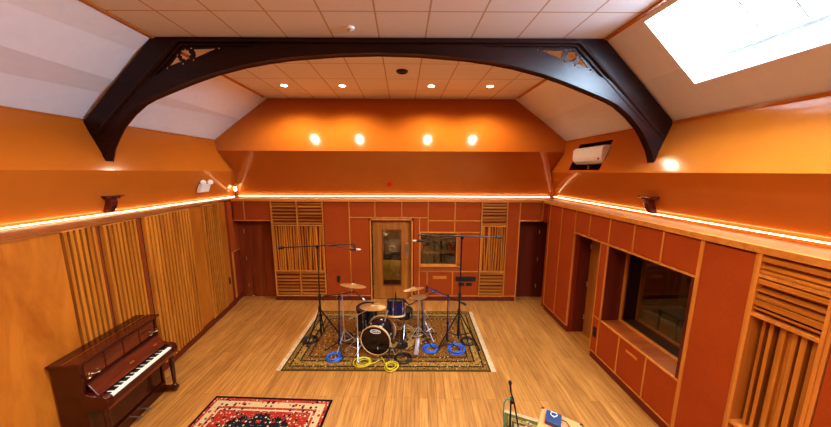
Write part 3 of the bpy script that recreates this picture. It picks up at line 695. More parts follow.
for sgn in (0, 1):
    f = (lambda p: p) if sgn == 0 else mir
    flat2d(f([(-4.60,3.36),(-4.72,3.70),(-4.825,4.00),(-3.685,5.135),(-3.27,5.135),(-4.66,3.81),(-4.590,3.36)]), [], YA, .13, 'rafter', M['mahog'], tr)
    # pierced spandrel
    cx, cz = -3.245, 4.915
    star = []
    for k in range(24):
        a = 2*PI*k/24; r = .083 if k % 3 == 0 else (.066 if k % 3 == 1 else .064)
        star.append((cx+(.070+.014*math.cos(8*a))*math.cos(a), cz+(.070+.014*math.cos(8*a))*math.sin(a)))
    def dot(x, z, r=.016): return [(x+r*math.cos(2*PI*k/8), z+r*math.sin(2*PI*k/8)) for k in range(8)]
    tl = [(-3.50,4.755),(-3.375,4.885),(-3.345,4.865),(-3.335,4.835),(-3.31,4.825)]
    trr = [(-3.13,4.985),(-2.80,4.995),(-3.12,4.865),(-3.105,4.905),(-3.108,4.95)]
    holes = [f(h) for h in (star, tl, trr, dot(-3.525,4.735), dot(-3.36,4.905), dot(-3.295,4.795), dot(-3.155,5.0), dot(-2.765,5.0), dot(-3.14,4.845))]
    flat2d(f([(-3.32,5.06),(-3.82,4.58),(-3.20,4.76),(-2.30,5.01),(-2.25,5.06)]), holes, YA+.012, .014, 'spandrel_panel', M['mahog'], tr)
    m2 = [(-4.66,3.815),(-3.33,5.085),(XM,5.085)]
    if sgn: m2 = [(2*XM-x, z) for x, z in m2]
    b = MB(); b.tube([(x, YA-.012, z) for x, z in m2], .022, 8); b.tube([(x+(.05 if not sgn else -.05)*(i<2), YA-.002, z-.045) for i, (x, z) in enumerate(m2)][0:3], .014, 8)
    b.build('moulding', M['mahog'], tr)
b = MB(); b.box(-3.28, 2*XM+3.28, YA+.006, YA+.12, 5.045, 5.138); b.build('tie_beam', M['mahog'], tr)

# ------------------------------------------------------------------ ceiling fittings
DG = 'recessed downlights'
def downlight(x, y, label, energy):
    r = thing('downlight', label, 'ceiling light', (x, y, ZC-.02), DG)
    b = MB(); b.lathe([(.065,0),(.085,.0),(.090,.012),(.065,.012)], (x,y,ZC-.016)); b.build('bezel', M['plastic'], r)
    b = MB(); b.lathe([(0,0),(.066,0),(.066,.006),(0,.006)], (x,y,ZC-.014)); b.build('lamp', M['lampface'], r)
    l = bpy.data.lights.new('downlight_beam', 'SPOT'); l.energy = energy; l.color = (1,.84,.66); l.spot_size = math.radians(150); l.spot_blend = .7; l.shadow_soft_size = .07
    o = bpy.data.objects.new('downlight_beam', l); C.objects.link(o); o.location = (x, y, ZC-.05); o.parent = None
for x, nm in ((-2.85,'leftmost'),(-1.59,'second from left'),(.33,'third from left'),(1.60,'rightmost')):
    downlight(x, 6.22, nm+' of the four glowing recessed downlights beyond the arch', 105)
for y in (2.4, .2, -2.0):
    for k, x in enumerate((-2.5,-1.3,.2,1.2)): downlight(x, y, 'recessed downlight in the near ceiling, overhead out of the picture', 128)
r = thing('smoke_detector', 'small white round smoke detector on the ceiling in front of the arch', 'smoke detector', (-.85,3.83,ZC-.05))
b = MB(); b.lathe([(0,0),(.026,0),(.030,.012),(.052,.02),(.056,.046),(0,.048)], (-.85,3.83,ZC-.05)); b.build('housing', M['plastic'], r)
b = MB(); b.lathe([(.031,.0),(.036,.004),(.036,.010),(.031,.012)], (-.85,3.83,ZC-.046)); b.build('sensor_ring', M['steel'], r)
r = thing('ceiling_vent', 'small dark round vent in the ceiling just beyond the arch', 'vent', (-.26,5.37,ZC-.04))
b = MB(); b.lathe([(.06,0),(.10,.01),(.11,.035),(.06,.03)], (-.26,5.37,ZC-.036)); b.build('rim', M['black'], r)
b = MB(); b.lathe([(0,0),(.06,0),(.06,.01),(0,.01)], (-.26,5.37,ZC-.025)); b.build('core', M['rubber'], r)

# ------------------------------------------------------------------ wall fittings of the orange walls
def sconce(W, n, label):
    """carved bracket: shelf on top, curved leg, W = point of the wall under the shelf, n = side of the room (+1/-1)"""
    x, y, z = W
    r = thing('wall_bracket', label, 'bracket', (x, y, z-.2), 'dark red wall brackets')
    b = MB(); b.box(min(x-n*.05,x+n*.09), max(x-n*.05,x+n*.09), y-.115, y+.125, z, z+.025); b.build('shelf', M['sconce'], r, bevel=.006)
    b = MB(); b.box(min(x-n*.05,x+n*.065), max(x-n*.05,x+n*.065), y-.085, y+.085, z-.028, z); b.build('shelf_moulding', M['sconce'], r, bevel=.008)
    prof = [(-.04,-.028),(.050,-.028),(.052,-.08),(.040,-.13),(.015,-.18),(-.015,-.22),(-.04,-.24),(-.11,-.24),(-.09,-.17),(-.06,-.1)]
    b = MB(); b.prism([(x+n*a, y-.045, z+c) for a, c in prof], (0,.09,0)); b.build('corbel', M['sconce'], r, bevel=.008)
sconce((-4.655,4.14,2.90), 1, 'dark red carved wall bracket on the left orange wall above the light strip')
sconce((3.585,4.15,2.92), -1, 'dark red carved wall bracket on the right orange wall above the light strip')
# emergency light, left
r = thing('emergency_light', 'white twin head emergency light on the left orange wall near the corner', 'emergency light', (-4.6,5.9,2.83))
b = MB(); b.hexa([(-4.685,5.80,2.84),(-4.60,5.80,2.84),(-4.60,6.06,2.84),(-4.685,6.06,2.84),(-4.61,5.80,3.02),(-4.535,5.80,3.02),(-4.535,6.06,3.02),(-4.61,6.06,3.02)]); b.build('housing', M['plastic'], r, bevel=.01)
for yy in (5.82, 6.02):
    b = MB(); b.lathe([(0,0),(.04,.0),(.055,.05),(.05,.07),(0,.075)], (-4.56,yy+.04,3.06), (.8,-.8,-.1), 20); b.build('lamp_head', M['plastic'], r)
    b = MB(); b.cyl((-4.56,yy,3.02),(-4.55,yy,3.06),.018,10); b.build('neck', M['plastic'], r)
# fire alarm
r = thing('fire_alarm', 'small red fire alarm sounder on the orange back wall', 'fire alarm', (-.66,7.0,2.93))
b = MB(); b.lathe([(0,0),(.06,0),(.06,.03),(.05,.05),(0,.055)], (-.66,7.055,2.985), (0,-1,0), 20); b.build('body', M['red'], r)
b = MB(); b.lathe([(0,0),(.04,0),(.035,.03),(0,.045)], (-.66,7.0,2.965), (0,-1,-.3), 16); b.build('beacon', M['red'], r)
# corner lamp
r = thing('corner_lamp', 'tiny bright lamp in the back left corner above the light strip', 'lamp', (-4.62,7.0,2.66))
b = MB(); b.cyl((-4.62,6.98,2.80),(-4.62,6.98,2.90),.028,12); b.build('bulb', M['cornerlamp'], r)
b = MB(); b.cyl((-4.62,6.98,2.90),(-4.62,6.98,2.925),.032,12); b.cyl((-4.62,6.98,2.64),(-4.62,6.98,2.80),.014,10); b.build('holder', M['plastic_dk'], r)
# air conditioner
r = thing('air_conditioner', 'white wall mounted air conditioner sitting in a cut out of the right wall', 'air conditioner', (3.6,5.6,3.47))
prof = [(3.88,3.80),(3.50,3.81),(3.455,3.77),(3.45,3.60),(3.475,3.52),(3.54,3.47),(3.88,3.47)]
b = MB(); b.prism([(x,5.16,z) for x, z in prof], (0,.95,0)); b.build('casing', M['plastic'], r, bevel=.012)
b = MB(); b.hexa([(3.472,5.22,3.522),(3.535,5.22,3.475),(3.535,6.05,3.475),(3.472,6.05,3.522),(3.465,5.22,3.528),(3.528,5.22,3.468),(3.528,6.05,3.468),(3.465,6.05,3.528)]); b.build('louvre', M['plastic'], r)
b = MB(); b.box(3.443,3.452,5.22,5.26,3.545,3.575); b.build('badge', M['red'], r)
b = MB(); b.tube([(3.6,5.75,3.47),(3.6,5.75,3.37)], .02, 8); b.build('pipe', M['trim'], r)

# ------------------------------------------------------------------ upright piano
PB = Vector((-3.95,2.62,0)); PU = Vector((-.11,.994,0)); PN = Vector((.994,.11,0))
def P(u, n, z): return PB+PU*u+PN*n+Vector((0,0,z))
def pb(mb, u0,u1,n0,n1,z0,z1): return mb.hexa([P(u0,n0,z0),P(u1,n0,z0),P(u1,n1,z0),P(u0,n1,z0),P(u0,n0,z1),P(u1,n0,z1),P(u1,n1,z1),P(u0,n1,z1)])
pr = thing('upright_piano', 'dark mahogany upright piano with open keyboard against the left slatted wall', 'piano', PB+PU*.53+PN*.2)
LN = 1.07
b = MB(); pb(b, .03,LN-.03,.02,.255,.10,1.19); b.build('case', M['piano'], pr, bevel=.004)
for u0 in (.025, LN-.055): b = MB(); pb(b, u0,u0+.03,.0,.285,.0,1.195); b.build('side_panel', M['piano'], pr, bevel=.004)
b = MB(); pb(b, -.005,LN+.005,-.005,.315,1.195,1.222); ld = b.build('top_lid', M['piano'], pr, bevel=.008)
b = MB(); pb(b, .01,LN-.01,.145,.152,1.2215,1.2245); b.build('lid_hinge', M['brass'], ld)
b = MB(); pb(b, .055,LN-.055,.255,.272,.93,1.19); up = b.build('upper_panel', M['piano'], pr)
for k in range(4):
    a = .075+k*.232; b = MB(); pb(b, a,a+.215,.270,.278,.965,1.165); b.build('raised_field', M['piano_hi'], up, bevel=.006)
b = MB(); pb(b, .055,LN-.055,.272,.315,.925,.95); b.build('music_ledge', M['piano'], pr, bevel=.006)
b = MB(); b.hexa([P(.06,.285,.92),P(LN-.06,.285,.92),P(LN-.06,.375,.765),P(.06,.375,.765),P(.06,.30,.935),P(LN-.06,.30,.935),P(LN-.06,.392,.78),P(.06,.392,.78)]); fb = b.build('fallboard', M['piano_hi'], pr, bevel=.004)
for u, w in ((.86,.05),(.50,.06)):
    b = MB(); b.hexa([P(u,.342,.855),P(u+w,.342,.855),P(u+w,.352,.838),P(u,.352,.838),P(u,.345,.860),P(u+w,.345,.860),P(u+w,.355,.843),P(u,.355,.843)]); b.build('name_inlay', M['brass'], fb)
b = MB(); pb(b, .03,LN-.03,.255,.50,.63,.70); b.build('keybed', M['piano'], pr, bevel=.006)
b = MB(); pb(b, .02,LN-.02,.495,.512,.625,.665); b.build('keybed_moulding', M['piano_hi'], pr, bevel=.006)
for u0 in (.02, LN-.09):
    b = MB(); pr_ = [(.25,.63),(.51,.63),(.515,.70),(.50,.765),(.46,.785),(.38,.79),(.30,.83),(.25,.84)]
    b.prism([P(u0,n,z) for n, z in pr_], PU*.07); b.build('cheek', M['piano'], pr, bevel=.008)
nw = 42; kw = (LN-.19)/nw
b = MB()
for k in range(nw): pb(b, .095+k*kw+.0006,.095+(k+1)*kw-.0006,.37,.485,.70,.745)
b.build('white_keys', M['ivory'], pr)
b = MB()
for k in range(nw-1):
    if k % 7 in (0,1,3,4,5): pb(b, .095+(k+1)*kw-.006,.095+(k+1)*kw+.006,.375,.442,.745,.757)
b.build('black_keys', M['blackkey'], pr)
b = MB(); pb(b, .09,LN-.09,.486,.50,.70,.728); b.build('key_slip', M['piano'], pr, bevel=.003)
b = MB(); pb(b, .07,LN-.07,.25,.266,.16,.62); b.build('lower_panel', M['piano'], pr)
b = MB(); pb(b, .03,LN-.03,.25,.285,.0,.15); pb(b, .03,LN-.03,.285,.295,.14,.155); b.build('plinth', M['piano'], pr, bevel=.004)
for u in (.06, LN-.06):
    b = MB(); pb(b, u-.035,u+.035,.25,.47,.03,.085); b.build('toe_block', M['piano'], pr, bevel=.008)
    c = P(u,.435,0); b = MB(); b.lathe([(.028,.085),(.030,.11),(.018,.125),(.020,.15),(.027,.35),(.030,.48),(.020,.52),(.032,.55),(.034,.63),(0,.63)], c, n=20); b.build('leg', M['piano'], pr)
    b = MB(); b.lathe([(0,.0),(.018,.0),(.022,.015),(.018,.03),(0,.03)], c, n=14); b.build('caster', M['oldbrass'], pr)
for u in (.50, .63):
    b = MB(); b.tube([P(u,.28,.075),P(u,.33,.07),P(u,.36,.06)],.010,8); b.lathe([(0,0),(.022,0),(.020,.010),(0,.012)], P(u,.365,.05), n=14); b.build('pedal', M['steel'], pr)
for u in (.12, .93):
    b = MB()
    b.lathe([(0,0),(.018,0),(.014,.006),(0,.008)], P(u,.279,1.02), PN, 12)
    b.tube([P(u,.285,1.02),P(u+.02,.315,1.01),P(u+.05,.32,1.005)],.006,6); b.tube([P(u,.285,1.02),P(u-.02,.315,1.01),P(u-.05,.32,1.0)],.006,6)
    for q in (.05,-.05): b.lathe([(.006,0),(.020,.006),(.016,.014),(.012,.016),(.012,.04),(.014,.042)], P(u+q,.32,1.0), n=12)
    b.build('candle_bracket', M['oldbrass'], pr)

# ------------------------------------------------------------------ rugs
def rug(name, cx, cy, hx, hy, rz, mat, label, fringe=None):
    r = thing(name, label, 'rug', (cx, cy, .0)); r.rotation_euler.z = rz
    me = MB(); me.box(-hx,hx,-hy,hy,.001,.010)
    o = me.build('pile', mat, None, kind='x'); del o['kind']; o.parent = r
    if fringe:
        for ax, s in fringe:
            f = MB(); n = 60
            for k in range(n):
                if ax == 'x':
                    a = -hy+2*hy*(k+.5)/n; w = hy/n*.8; f.hexa([(s*hx,a-w,.001),(s*(hx+.085),a-w*.9+random.uniform(-.01,.01),.001),(s*(hx+.085),a+w*.6,.001),(s*hx,a+w,.001),(s*hx,a-w,.008),(s*(hx+.085),a-w*.9,.004),(s*(hx+.085),a+w*.6,.004),(s*hx,a+w,.008)])
                else:
                    a = -hx+2*hx*(k+.5)/n; w = hx/n*.8; f.hexa([(a-w,s*hy,.001),(a-w*.9,s*(hy+.055),.001),(a+w*.6,s*(hy+.055),.001),(a+w,s*hy,.001),(a-w,s*hy,.008),(a-w*.9,s*(hy+.055),.004),(a+w*.6,s*(hy+.055),.004),(a+w,s*hy,.008)])
            o = f.build('fringe', M['fringe'], None, kind='x'); del o['kind']; o.parent = r
    return r
gold = rug_mat('gold_rug', 1.76, .985, [(0,(.075,.042,.008)),(.03,(.19,.100,.018)),(.09,(.022,.010,.005)),(.12,(.27,.150,.032)),(.22,(.024,.011,.005)),(.25,(.19,.088,.017)),(.32,(.055,.020,.006)),(.36,(.18,.075,.013))],
    [((.42,.28,.10), 13, .20), ((.030,.012,.006), 19, .25), ((.19,.030,.010), 10, .19), ((.48,.36,.17), 33, .20), ((.022,.010,.005), 27, .19)], (1.05,.62,[(1.0,(.08,.026,.007)),(.86,(.33,.19,.05)),(.60,(.07,.025,.008))]))
rug('oriental_rug', -.485, 5.075, 1.76, .985, 0, gold, 'large golden brown patterned rug with cream end fringes under the drum kit', [('x',-1),('x',1)])
red = rug_mat('red_rug', .87, .58, [(0,(.010,.008,.009)),(.03,(.33,.035,.018)),(.075,(.48,.35,.18)),(.165,(.33,.035,.018)),(.20,(.50,.38,.22)),(.225,(.30,.028,.016))],
    [((.30,.025,.014), 11, .27), ((.50,.38,.22), 17, .25), ((.02,.018,.022), 13, .26), ((.42,.30,.16), 31, .2)], (.62,.36,[(1.0,(.014,.012,.018)),]))
rug('red_rug', -2.085, 2.955, .87, .58, -.035, red, 'red and cream oriental rug with black border and dark medallion, in front of piano')
gold2 = rug_mat('olive_rug', .42, .6, [(0,(.11,.09,.02)),(.05,(.28,.20,.07)),(.10,(.09,.05,.02)),(.13,(.33,.24,.11)),(.22,(.13,.07,.02))], [((.50,.40,.24), 17, .26), ((.06,.03,.012), 23, .26), ((.24,.05,.02), 14, .22)])
th = -.37
cx = 1.245+.42*math.cos(th)+.6*math.sin(th); cy = 3.33+.42*math.sin(th)-.6*math.cos(th)
rug('oriental_rug', cx, cy-.02, .42, .6, th, gold2, 'olive patterned rug with cream fringe under the orange case at bottom edge', [('y',1)])

# ------------------------------------------------------------------ drum kit
ZR = .012   # top of the rug pile
KF = Vector((-.712,4.47,.298)); KB = Vector((-.635,4.86,.298)); KA = (KB-KF).normalized(); KL = (KB-KF).length
k = thing('bass_drum', 'black bass drum with pale hoops lying on the golden rug facing the camera', 'drum', (-.67,4.66,ZR))
b = MB(); b.lathe([(.268,.035),(.272,.04),(.272,KL-.04),(.268,KL-.035)], KF, KA, 40); b.build('shell', M['drum_black'], k)
for q, nm in ((0,'front_hoop'),(KL-.035,'rear_hoop')):
    b = MB(); b.lathe([(.270,q),(.283,q),(.283,q+.035),(.270,q+.035),(.270,q)], KF, KA, 40); b.build(nm, M['hoopwood'], k)
b = MB(); b.lathe([(0,.012),(.270,.012),(.270,.02),(0,.02)], KF, KA, 40); fh = b.build('front_head', M['skin_black'], k)
b = MB(); b.lathe([(0,KL-.02),(.270,KL-.02),(.270,KL-.012),(0,KL-.012)], KF, KA, 40); b.build('rear_head', M['skin_white'], k)
rx = KA.cross(Vector((0,0,1))).normalized(); 
mw = Matrix((( rx.x, 0, -KA.x, 0),(rx.y, 0, -KA.y, 0),(0,1,-KA.z,0),(0,0,0,1)))
lc = KF+KA*.010+Vector((0,0,.175))
mw.translation = lc
text_mesh('MAPEX', .052, M['silver'], 'logo', fh, mw)
b = MB(); b.tube([lc+rx*.098*math.cos(2*PI*j/32)+Vector((0,0,.036*math.sin(2*PI*j/32))) for j in range(32)], .0045, 6, closed=True); b.build('logo_ring', M['silver'], fh)
for j in range(8):
    a = 2*PI*(j+.5)/8; up_ = Vector((0,0,1)); rr = rx*math.cos(a)+up_*math.sin(a)
    b = MB(); b.tube([KF+rr*.282+KA*.005, KF+rr*.288+KA*.09], .006, 6); b.cyl(KF+rr*.272+KA*.10, KF+rr*.300+KA*.10, .014, 10); b.build('lug', M['chrome'], k)
for s in (-1, 1):
    b = MB(); b.tube([KF+rx*s*.26+KA*.08+Vector((0,0,-.08)), Vector((KF.x+s*.36, KF.y-.02, ZR+.006))], .008, 8); b.cyl(KF+rx*s*.262+KA*.08+Vector((0,0,-.09)), KF+rx*s*.275+KA*.08+Vector((0,0,-.06)), .016, 8); b.build('spur', M['chrome'], k)
def drum(name, label, c, r, h, ax, shell, hoop, top, legs=None, n_lug=6):
    c = Vector(c); A = Vector(ax).normalized()
    t = thing(name, label, 'drum', (c.x, c.y, ZR if legs else c.z))
    b = MB(); b.lathe([(r-.004,.0),(r,.004),(r,h-.004),(r-.004,h)], c, A, 36); b.build('shell', shell, t)
    for q, nm in ((-.008,'bottom_hoop'),(h-.024,'top_hoop')):
        b = MB(); b.lathe([(r-.002,q),(r+.010,q),(r+.010,q+.030),(r-.002,q+.030)], c, A, 36); b.build(nm, hoop[0] if nm == 'bottom_hoop' else hoop[1], t)
    b = MB(); b.lathe([(0,h-.010),(r,h-.010),(r,h-.004),(0,h-.004)], c, A, 36); b.build('batter_head', top, t)
    b = MB(); b.lathe([(0,.0),(r,.0),(r,.004),(0,.004)], c, A, 36); b.build('bottom_head', M['skin_white'], t)
    ref = Vector((1,0,0)); u = (ref-A*ref.dot(A)).normalized(); w = A.cross(u)
    for j in range(n_lug):
        a = 2*PI*(j+.3)/n_lug; rr = u*math.cos(a)+w*math.sin(a)
        b = MB(); b.cyl(c+A*(h*.5-.02)+rr*(r+.012), c+A*(h*.5+.02)+rr*(r+.012), .013, 8); b.tube([c+rr*(r+.010)+A*.0, c+rr*(r+.010)+A*h], .004, 6); b.build('lug', M['chrome'], t)
    if legs:
        for j in range(3):
            a = 2*PI*j/3+.6; d = Vector((math.cos(a), math.sin(a), 0))
            b = MB(); b.tube([c+d*(r+.02)+Vector((0,0,h*.6)), c+d*(r+.02)+Vector((0,0,-.05)), Vector((c.x,c.y,ZR+.008))+d*(r+.045)], .007, 8); b.cyl(c+d*(r)+Vector((0,0,h*.35)), c+d*(r+.035)+Vector((0,0,h*.35)), .016, 8); b.build('leg', M['chrome'], t)
    return t
tom = drum('rack_tom', 'dark blue glossy rack tom with wooden bottom hoop mounted above the bass drum', (-.365,4.80,.615), .170, .275, (.0,.30,1), M['drum_blue'], (M['hoopwood'],M['black']), M['skin_smoke'])
b = MB(); b.tube([(-.56,4.66,.57),(-.52,4.68,.72),(-.50,4.74,.74),(-.50,4.80,.74)], .012, 8); b.build('mount_arm', M['chrome'], tom)
drum('floor_tom', 'black floor tom on chrome legs behind and left of bass drum', (-.965,5.10,.22), .205, .40, (0,0,1), M['drum_black'], (M['black'],M['black']), M['skin_smoke'], True)
sn = drum('snare_drum', 'shallow snare drum on stand low behind the rack tom', (-.22,5.16,.40), .165, .13, (0,.05,1), M['drum_black'], (M['black'],M['black']), M['skin_smoke'])
st = thing('snare_stand', 'chrome folding stand that carries the snare drum', 'drum stand', (-.22,5.16,ZR))
b = MB(); b.tube([(-.22,5.16,.06),(-.22,5.16,.35)], .012, 8); b.build('column', M['chrome'], st)
for j in range(3):
    a = 2*PI*j/3+.5; d = Vector((math.cos(a), math.sin(a), 0)); c0 = Vector((-.22,5.16,0))
    b = MB(); b.tube([c0+Vector((0,0,.22)), c0+d*.22+Vector((0,0,.022))], .008, 8); b.build('leg', M['chrome'], st)
    b = MB(); b.tube([c0+Vector((0,0,.34)), c0+d*.15+Vector((0,0,.365)), c0+d*.180+Vector((0,0,.42))], .008, 8); b.build('basket_arm', M['chrome'], st)

def cymbal(name, label, c, r, ax, mat='cymbal', hgt=.035):
    t = thing(name, label, 'cymbal', c)
    pf = [(.006,hgt+.014),(.03,hgt+.012),(.045,hgt),(.055,hgt-.006),(r*.6,.012),(r,.0),(r-.001,-.003),(r*.6,.009),(.055,hgt-.009),(.03,hgt+.008),(.006,hgt+.010)]
    b = MB(); b.lathe(pf, c, ax, 40); b.build('cymbal_disc', M[mat], t)
    A = Vector(ax).normalized(); c = Vector(c)
    b = MB(); b.cyl(c+A*(hgt+.010), c+A*(hgt+.030), .016, 12); b.build('felt', M['rubber'], t)
    b = MB(); b.cyl(c+A*(hgt+.030), c+A*(hgt+.048), .010, 10); b.build('wing_nut', M['black'], t)
    return t
cymbal('crash_cymbal', 'highest bronze cymbal at left of the kit, in front of the fabric panel', (-1.11,4.62,1.275), .232, (.13,.27,1))
cymbal('ride_cymbal', 'bronze cymbal low over the floor tom, left of the rack tom', (-.75,4.50,.935), .228, (.05,.19,1))
cymbal('crash_cymbal', 'bronze crash cymbal tilted up to the right of the rack tom', (-.03,4.95,1.065), .205, (-.17,.28,1))
hh = thing('hi_hat_cymbals', 'pair of bronze hi hat cymbals just below the right crash', 'cymbal', (.06,4.91,.91))
for nm, q, s in (('top_cymbal',.0,1),('bottom_cymbal',-.012,-1)):
    b = MB(); b.lathe([(.008,.028*s),(.03,.026*s),(.045,.014*s),(.10,.010*s),(.175,.0),(.174,-.002*s),(.10,.007*s),(.045,.011*s)], (.06,4.91,.93+q), (-.10,.19,1), 40); b.build(nm, M['cymbal'], hh)

def tripod(root, c, top, spread, angs, mat, r=.010, zc=None, feet='rubber', leg_label=None):
    c = Vector(c); zl = top
    for a in angs:
        d = Vector((math.cos(a), math.sin(a), 0))
        b = MB(); b.tube([c+Vector((0,0,zl)), c+d*spread+Vector((0,0,.016))], r, 8); lg = b.build('leg', mat, root)
        b = MB(); b.tube([c+d*spread*.96+Vector((0,0,.03)), c+d*spread*1.02+Vector((0,0,.010))], r*1.5, 8); b.build('rubber_foot', M[feet], lg)
        b = MB(); b.tube([c+d*spread*.55+Vector((0,0,zl*.45)), c+Vector((0,0,zl*.30))], r*.6, 6); b.build('brace', mat, root)
def cymbal_stand(label, base, top, tilt_top, cy, angs):
    """base on the rug, pole to top, arm to the cymbal centre cy"""
    base = Vector(base); t = thing('cymbal_stand', label, 'cymbal stand', base)
    b = MB(); b.tube([base+Vector((0,0,.10)), Vector(top)], .011, 8); b.build('column', M['chrome'], t)
    b = MB(); b.cyl(Vector(top)-Vector((0,.02,0)), Vector(top)+Vector((0,.02,0)), .022, 12); b.build('tilter', M['chrome'], t)
    d = (Vector(cy)-Vector(top)).normalized()
    b = MB(); b.tube([Vector(top)-d*.16, Vector(cy)-Vector((0,0,.004))], .008, 8); b.build('boom_arm', M['chrome'], t)
    b = MB(); b.cyl(base+Vector((0,0,.30)), base+Vector((0,0,.35)), .018, 10); b.build('collar', M['chrome'], t)
    tripod(t, base, .34, .27, angs, M['chrome'], .008)
cymbal_stand('chrome boom stand of the high left cymbal', (-1.33,4.72,ZR), (-1.34,4.70,1.08), 0, (-1.11,4.62,1.27), (.3,2.6,4.4))
cymbal_stand('chrome stand beside the bass drum holding the low left cymbal', (-1.03,4.50,ZR), (-1.03,4.50,.78), 0, (-.75,4.50,.93), (.9,3.0,4.9))
cymbal_stand('chrome stand of the right crash cymbal', (.20,5.02,ZR), (.19,4.98,.60), 0, (-.03,4.95,1.06), (.5,2.4,5.4))
h = thing('hi_hat_stand', 'chrome hi hat stand with foot pedal at right of the kit', 'hi hat stand', (.06,4.91,ZR))
b = MB(); b.tube([(.06,4.91,.04),(.06,4.91,.90)], .011, 8); b.tube([(.06,4.91,.9),(.06,4.91,1.06)], .005, 6); b.build('column', M['chrome'], h)
b = MB(); b.hexa([(-.02,4.50,ZR+.01),(.06,4.49,ZR+.01),(.10,4.85,ZR+.06),(.02,4.86,ZR+.06),(-.02,4.50,ZR+.025),(.06,4.49,ZR+.025),(.10,4.85,ZR+.085),(.02,4.86,ZR+.085)]); b.build('pedal_board', M['chrome'], h, bevel=.004)
b = MB(); b.box(-.02,.06,4.46,4.52,ZR+.001,ZR+.02); b.build('heel_plate', M['steel'], h)
tripod(h, (.06,4.91,ZR), .30, .24, (.2,1.9,3.6), M['chrome'], .008)
kp = thing('kick_pedal', 'dark kick drum pedal behind bass drum', 'drum pedal', (-.58,5.05,ZR))
b = MB(); b.hexa([(-.63,4.93,ZR+.05),(-.53,4.93,ZR+.05),(-.50,5.25,ZR),(-.60,5.25,ZR),(-.63,4.93,ZR+.065),(-.53,4.93,ZR+.065),(-.50,5.25,ZR+.015),(-.60,5.25,ZR+.015)]); b.build('footboard', M['steel'], kp)
b = MB(); b.tube([(-.65,4.93,ZR+.005),(-.65,4.93,.24),(-.51,4.93,.24),(-.51,4.93,ZR+.005)], .010, 8); b.build('frame', M['black'], kp)
b = MB(); b.tube([(-.58,4.93,.24),(-.58,4.90,.32)], .006, 6); b.cyl((-.58,4.885,.32),(-.58,4.935,.32), .022, 10); b.build('beater', M['skin_white'], kp)

# ------------------------------------------------------------------ microphone stands and microphones
def mic(label, tip, tail, kind='pencil', r=.012):
    tip = Vector(tip); tail = Vector(tail); d = (tip-tail); L = d.length
    t = thing('microphone', label, 'microphone', tail)
    if kind == 'condenser':
        b = MB(); b.lathe([(0,0),(r,.002),(r,L*.62),(0,L*.62)], tail, d, 16); b.build('body', M['black'], t)
        b = MB(); b.lathe([(0,L*.62),(r*.9,L*.62),(r*.95,L*.95),(r*.7,L),(0,L)], tail, d, 16); b.build('grille', M['pale'], t)
    else:
        b = MB(); b.lathe([(0,0),(r*.7,.002),(r,L*.7),(0,L*.7)], tail, d, 14); b.build('body', M['black'], t)
        b = MB(); b.lathe([(0,L*.7),(r*1.4,L*.72),(r*1.5,L*.9),(r*.8,L),(0,L)], tail, d, 14); b.build('grille', M['steel'] if kind == 'steel' else M['rubber'], t)
    return t
def boom_stand(label, base, pivot, boom0, boom1, feet, top=.42, r=.011, mat='black', cable=None):
    """base: pole foot; pivot: clutch; boom from counterweight end boom0 to mic end boom1; feet: floor points of the legs"""
    base = Vector(base); pivot = Vector(pivot); t = thing('microphone_stand', label, 'microphone stand', base)
    b = MB(); b.tube([base+Vector((0,0,.12)), base.lerp(pivot,.48)], r*1.25, 10); b.build('lower_tube', M[mat], t)
    b = MB(); b.tube([base.lerp(pivot,.46), pivot], r*.85, 10); b.build('upper_tube', M[mat], t)
    b = MB(); b.cyl(base.lerp(pivot,.45), base.lerp(pivot,.50), r*2, 12); b.build('clutch', M['rubber'], t)
    b = MB(); b.cyl(pivot-Vector((0,.03,0)), pivot+Vector((0,.03,0)), r*2.2, 12); b.build('boom_clamp', M[mat], t)
    b = MB(); b.tube([Vector(boom0), Vector(boom1)], r*.8, 8); bo = b.build('boom', M[mat], t)
    d = (Vector(boom0)-Vector(boom1)).normalized()
    b = MB(); b.cyl(Vector(boom0)-d*.09, Vector(boom0), r*1.9, 12); b.build('counterweight', M['rubber'], bo)
    b = MB(); b.cyl(base+Vector((0,0,top-.03)), base+Vector((0,0,top+.05)), r*2.1, 12); b.build('leg_collar', M['rubber'], t)
    for f in feet:
        f = Vector(f)
        b = MB(); b.tube([base+Vector((0,0,top)), f+Vector((0,0,.012))], r*.9, 8); lg = b.build('leg', M[mat], t)
        dd = (f-base); b = MB(); b.tube([f-dd*.06+Vector((0,0,.035)), f+Vector((0,0,.012))], r*1.5, 8); b.build('rubber_foot', M['rubber'], lg)
        b = MB(); b.tube([base+Vector((0,0,top*.28)), base.lerp(f,.55)+Vector((0,0,top*.45))], r*.55, 6); b.build('brace', M[mat], t)
    if cable:
        pts = [Vector(boom1), Vector(boom1).lerp(pivot,.5)+Vector((0,-.02,-.03)), pivot+Vector((.02,-.03,-.02)), base.lerp(pivot,.6)+Vector((.02,-.03,0)), base.lerp(pivot,.2)+Vector((.03,-.03,0))]
        b = MB(); b.tube(pts, .0042, 6); b.build('cable_run', M['cab_navy'], t)
    return t
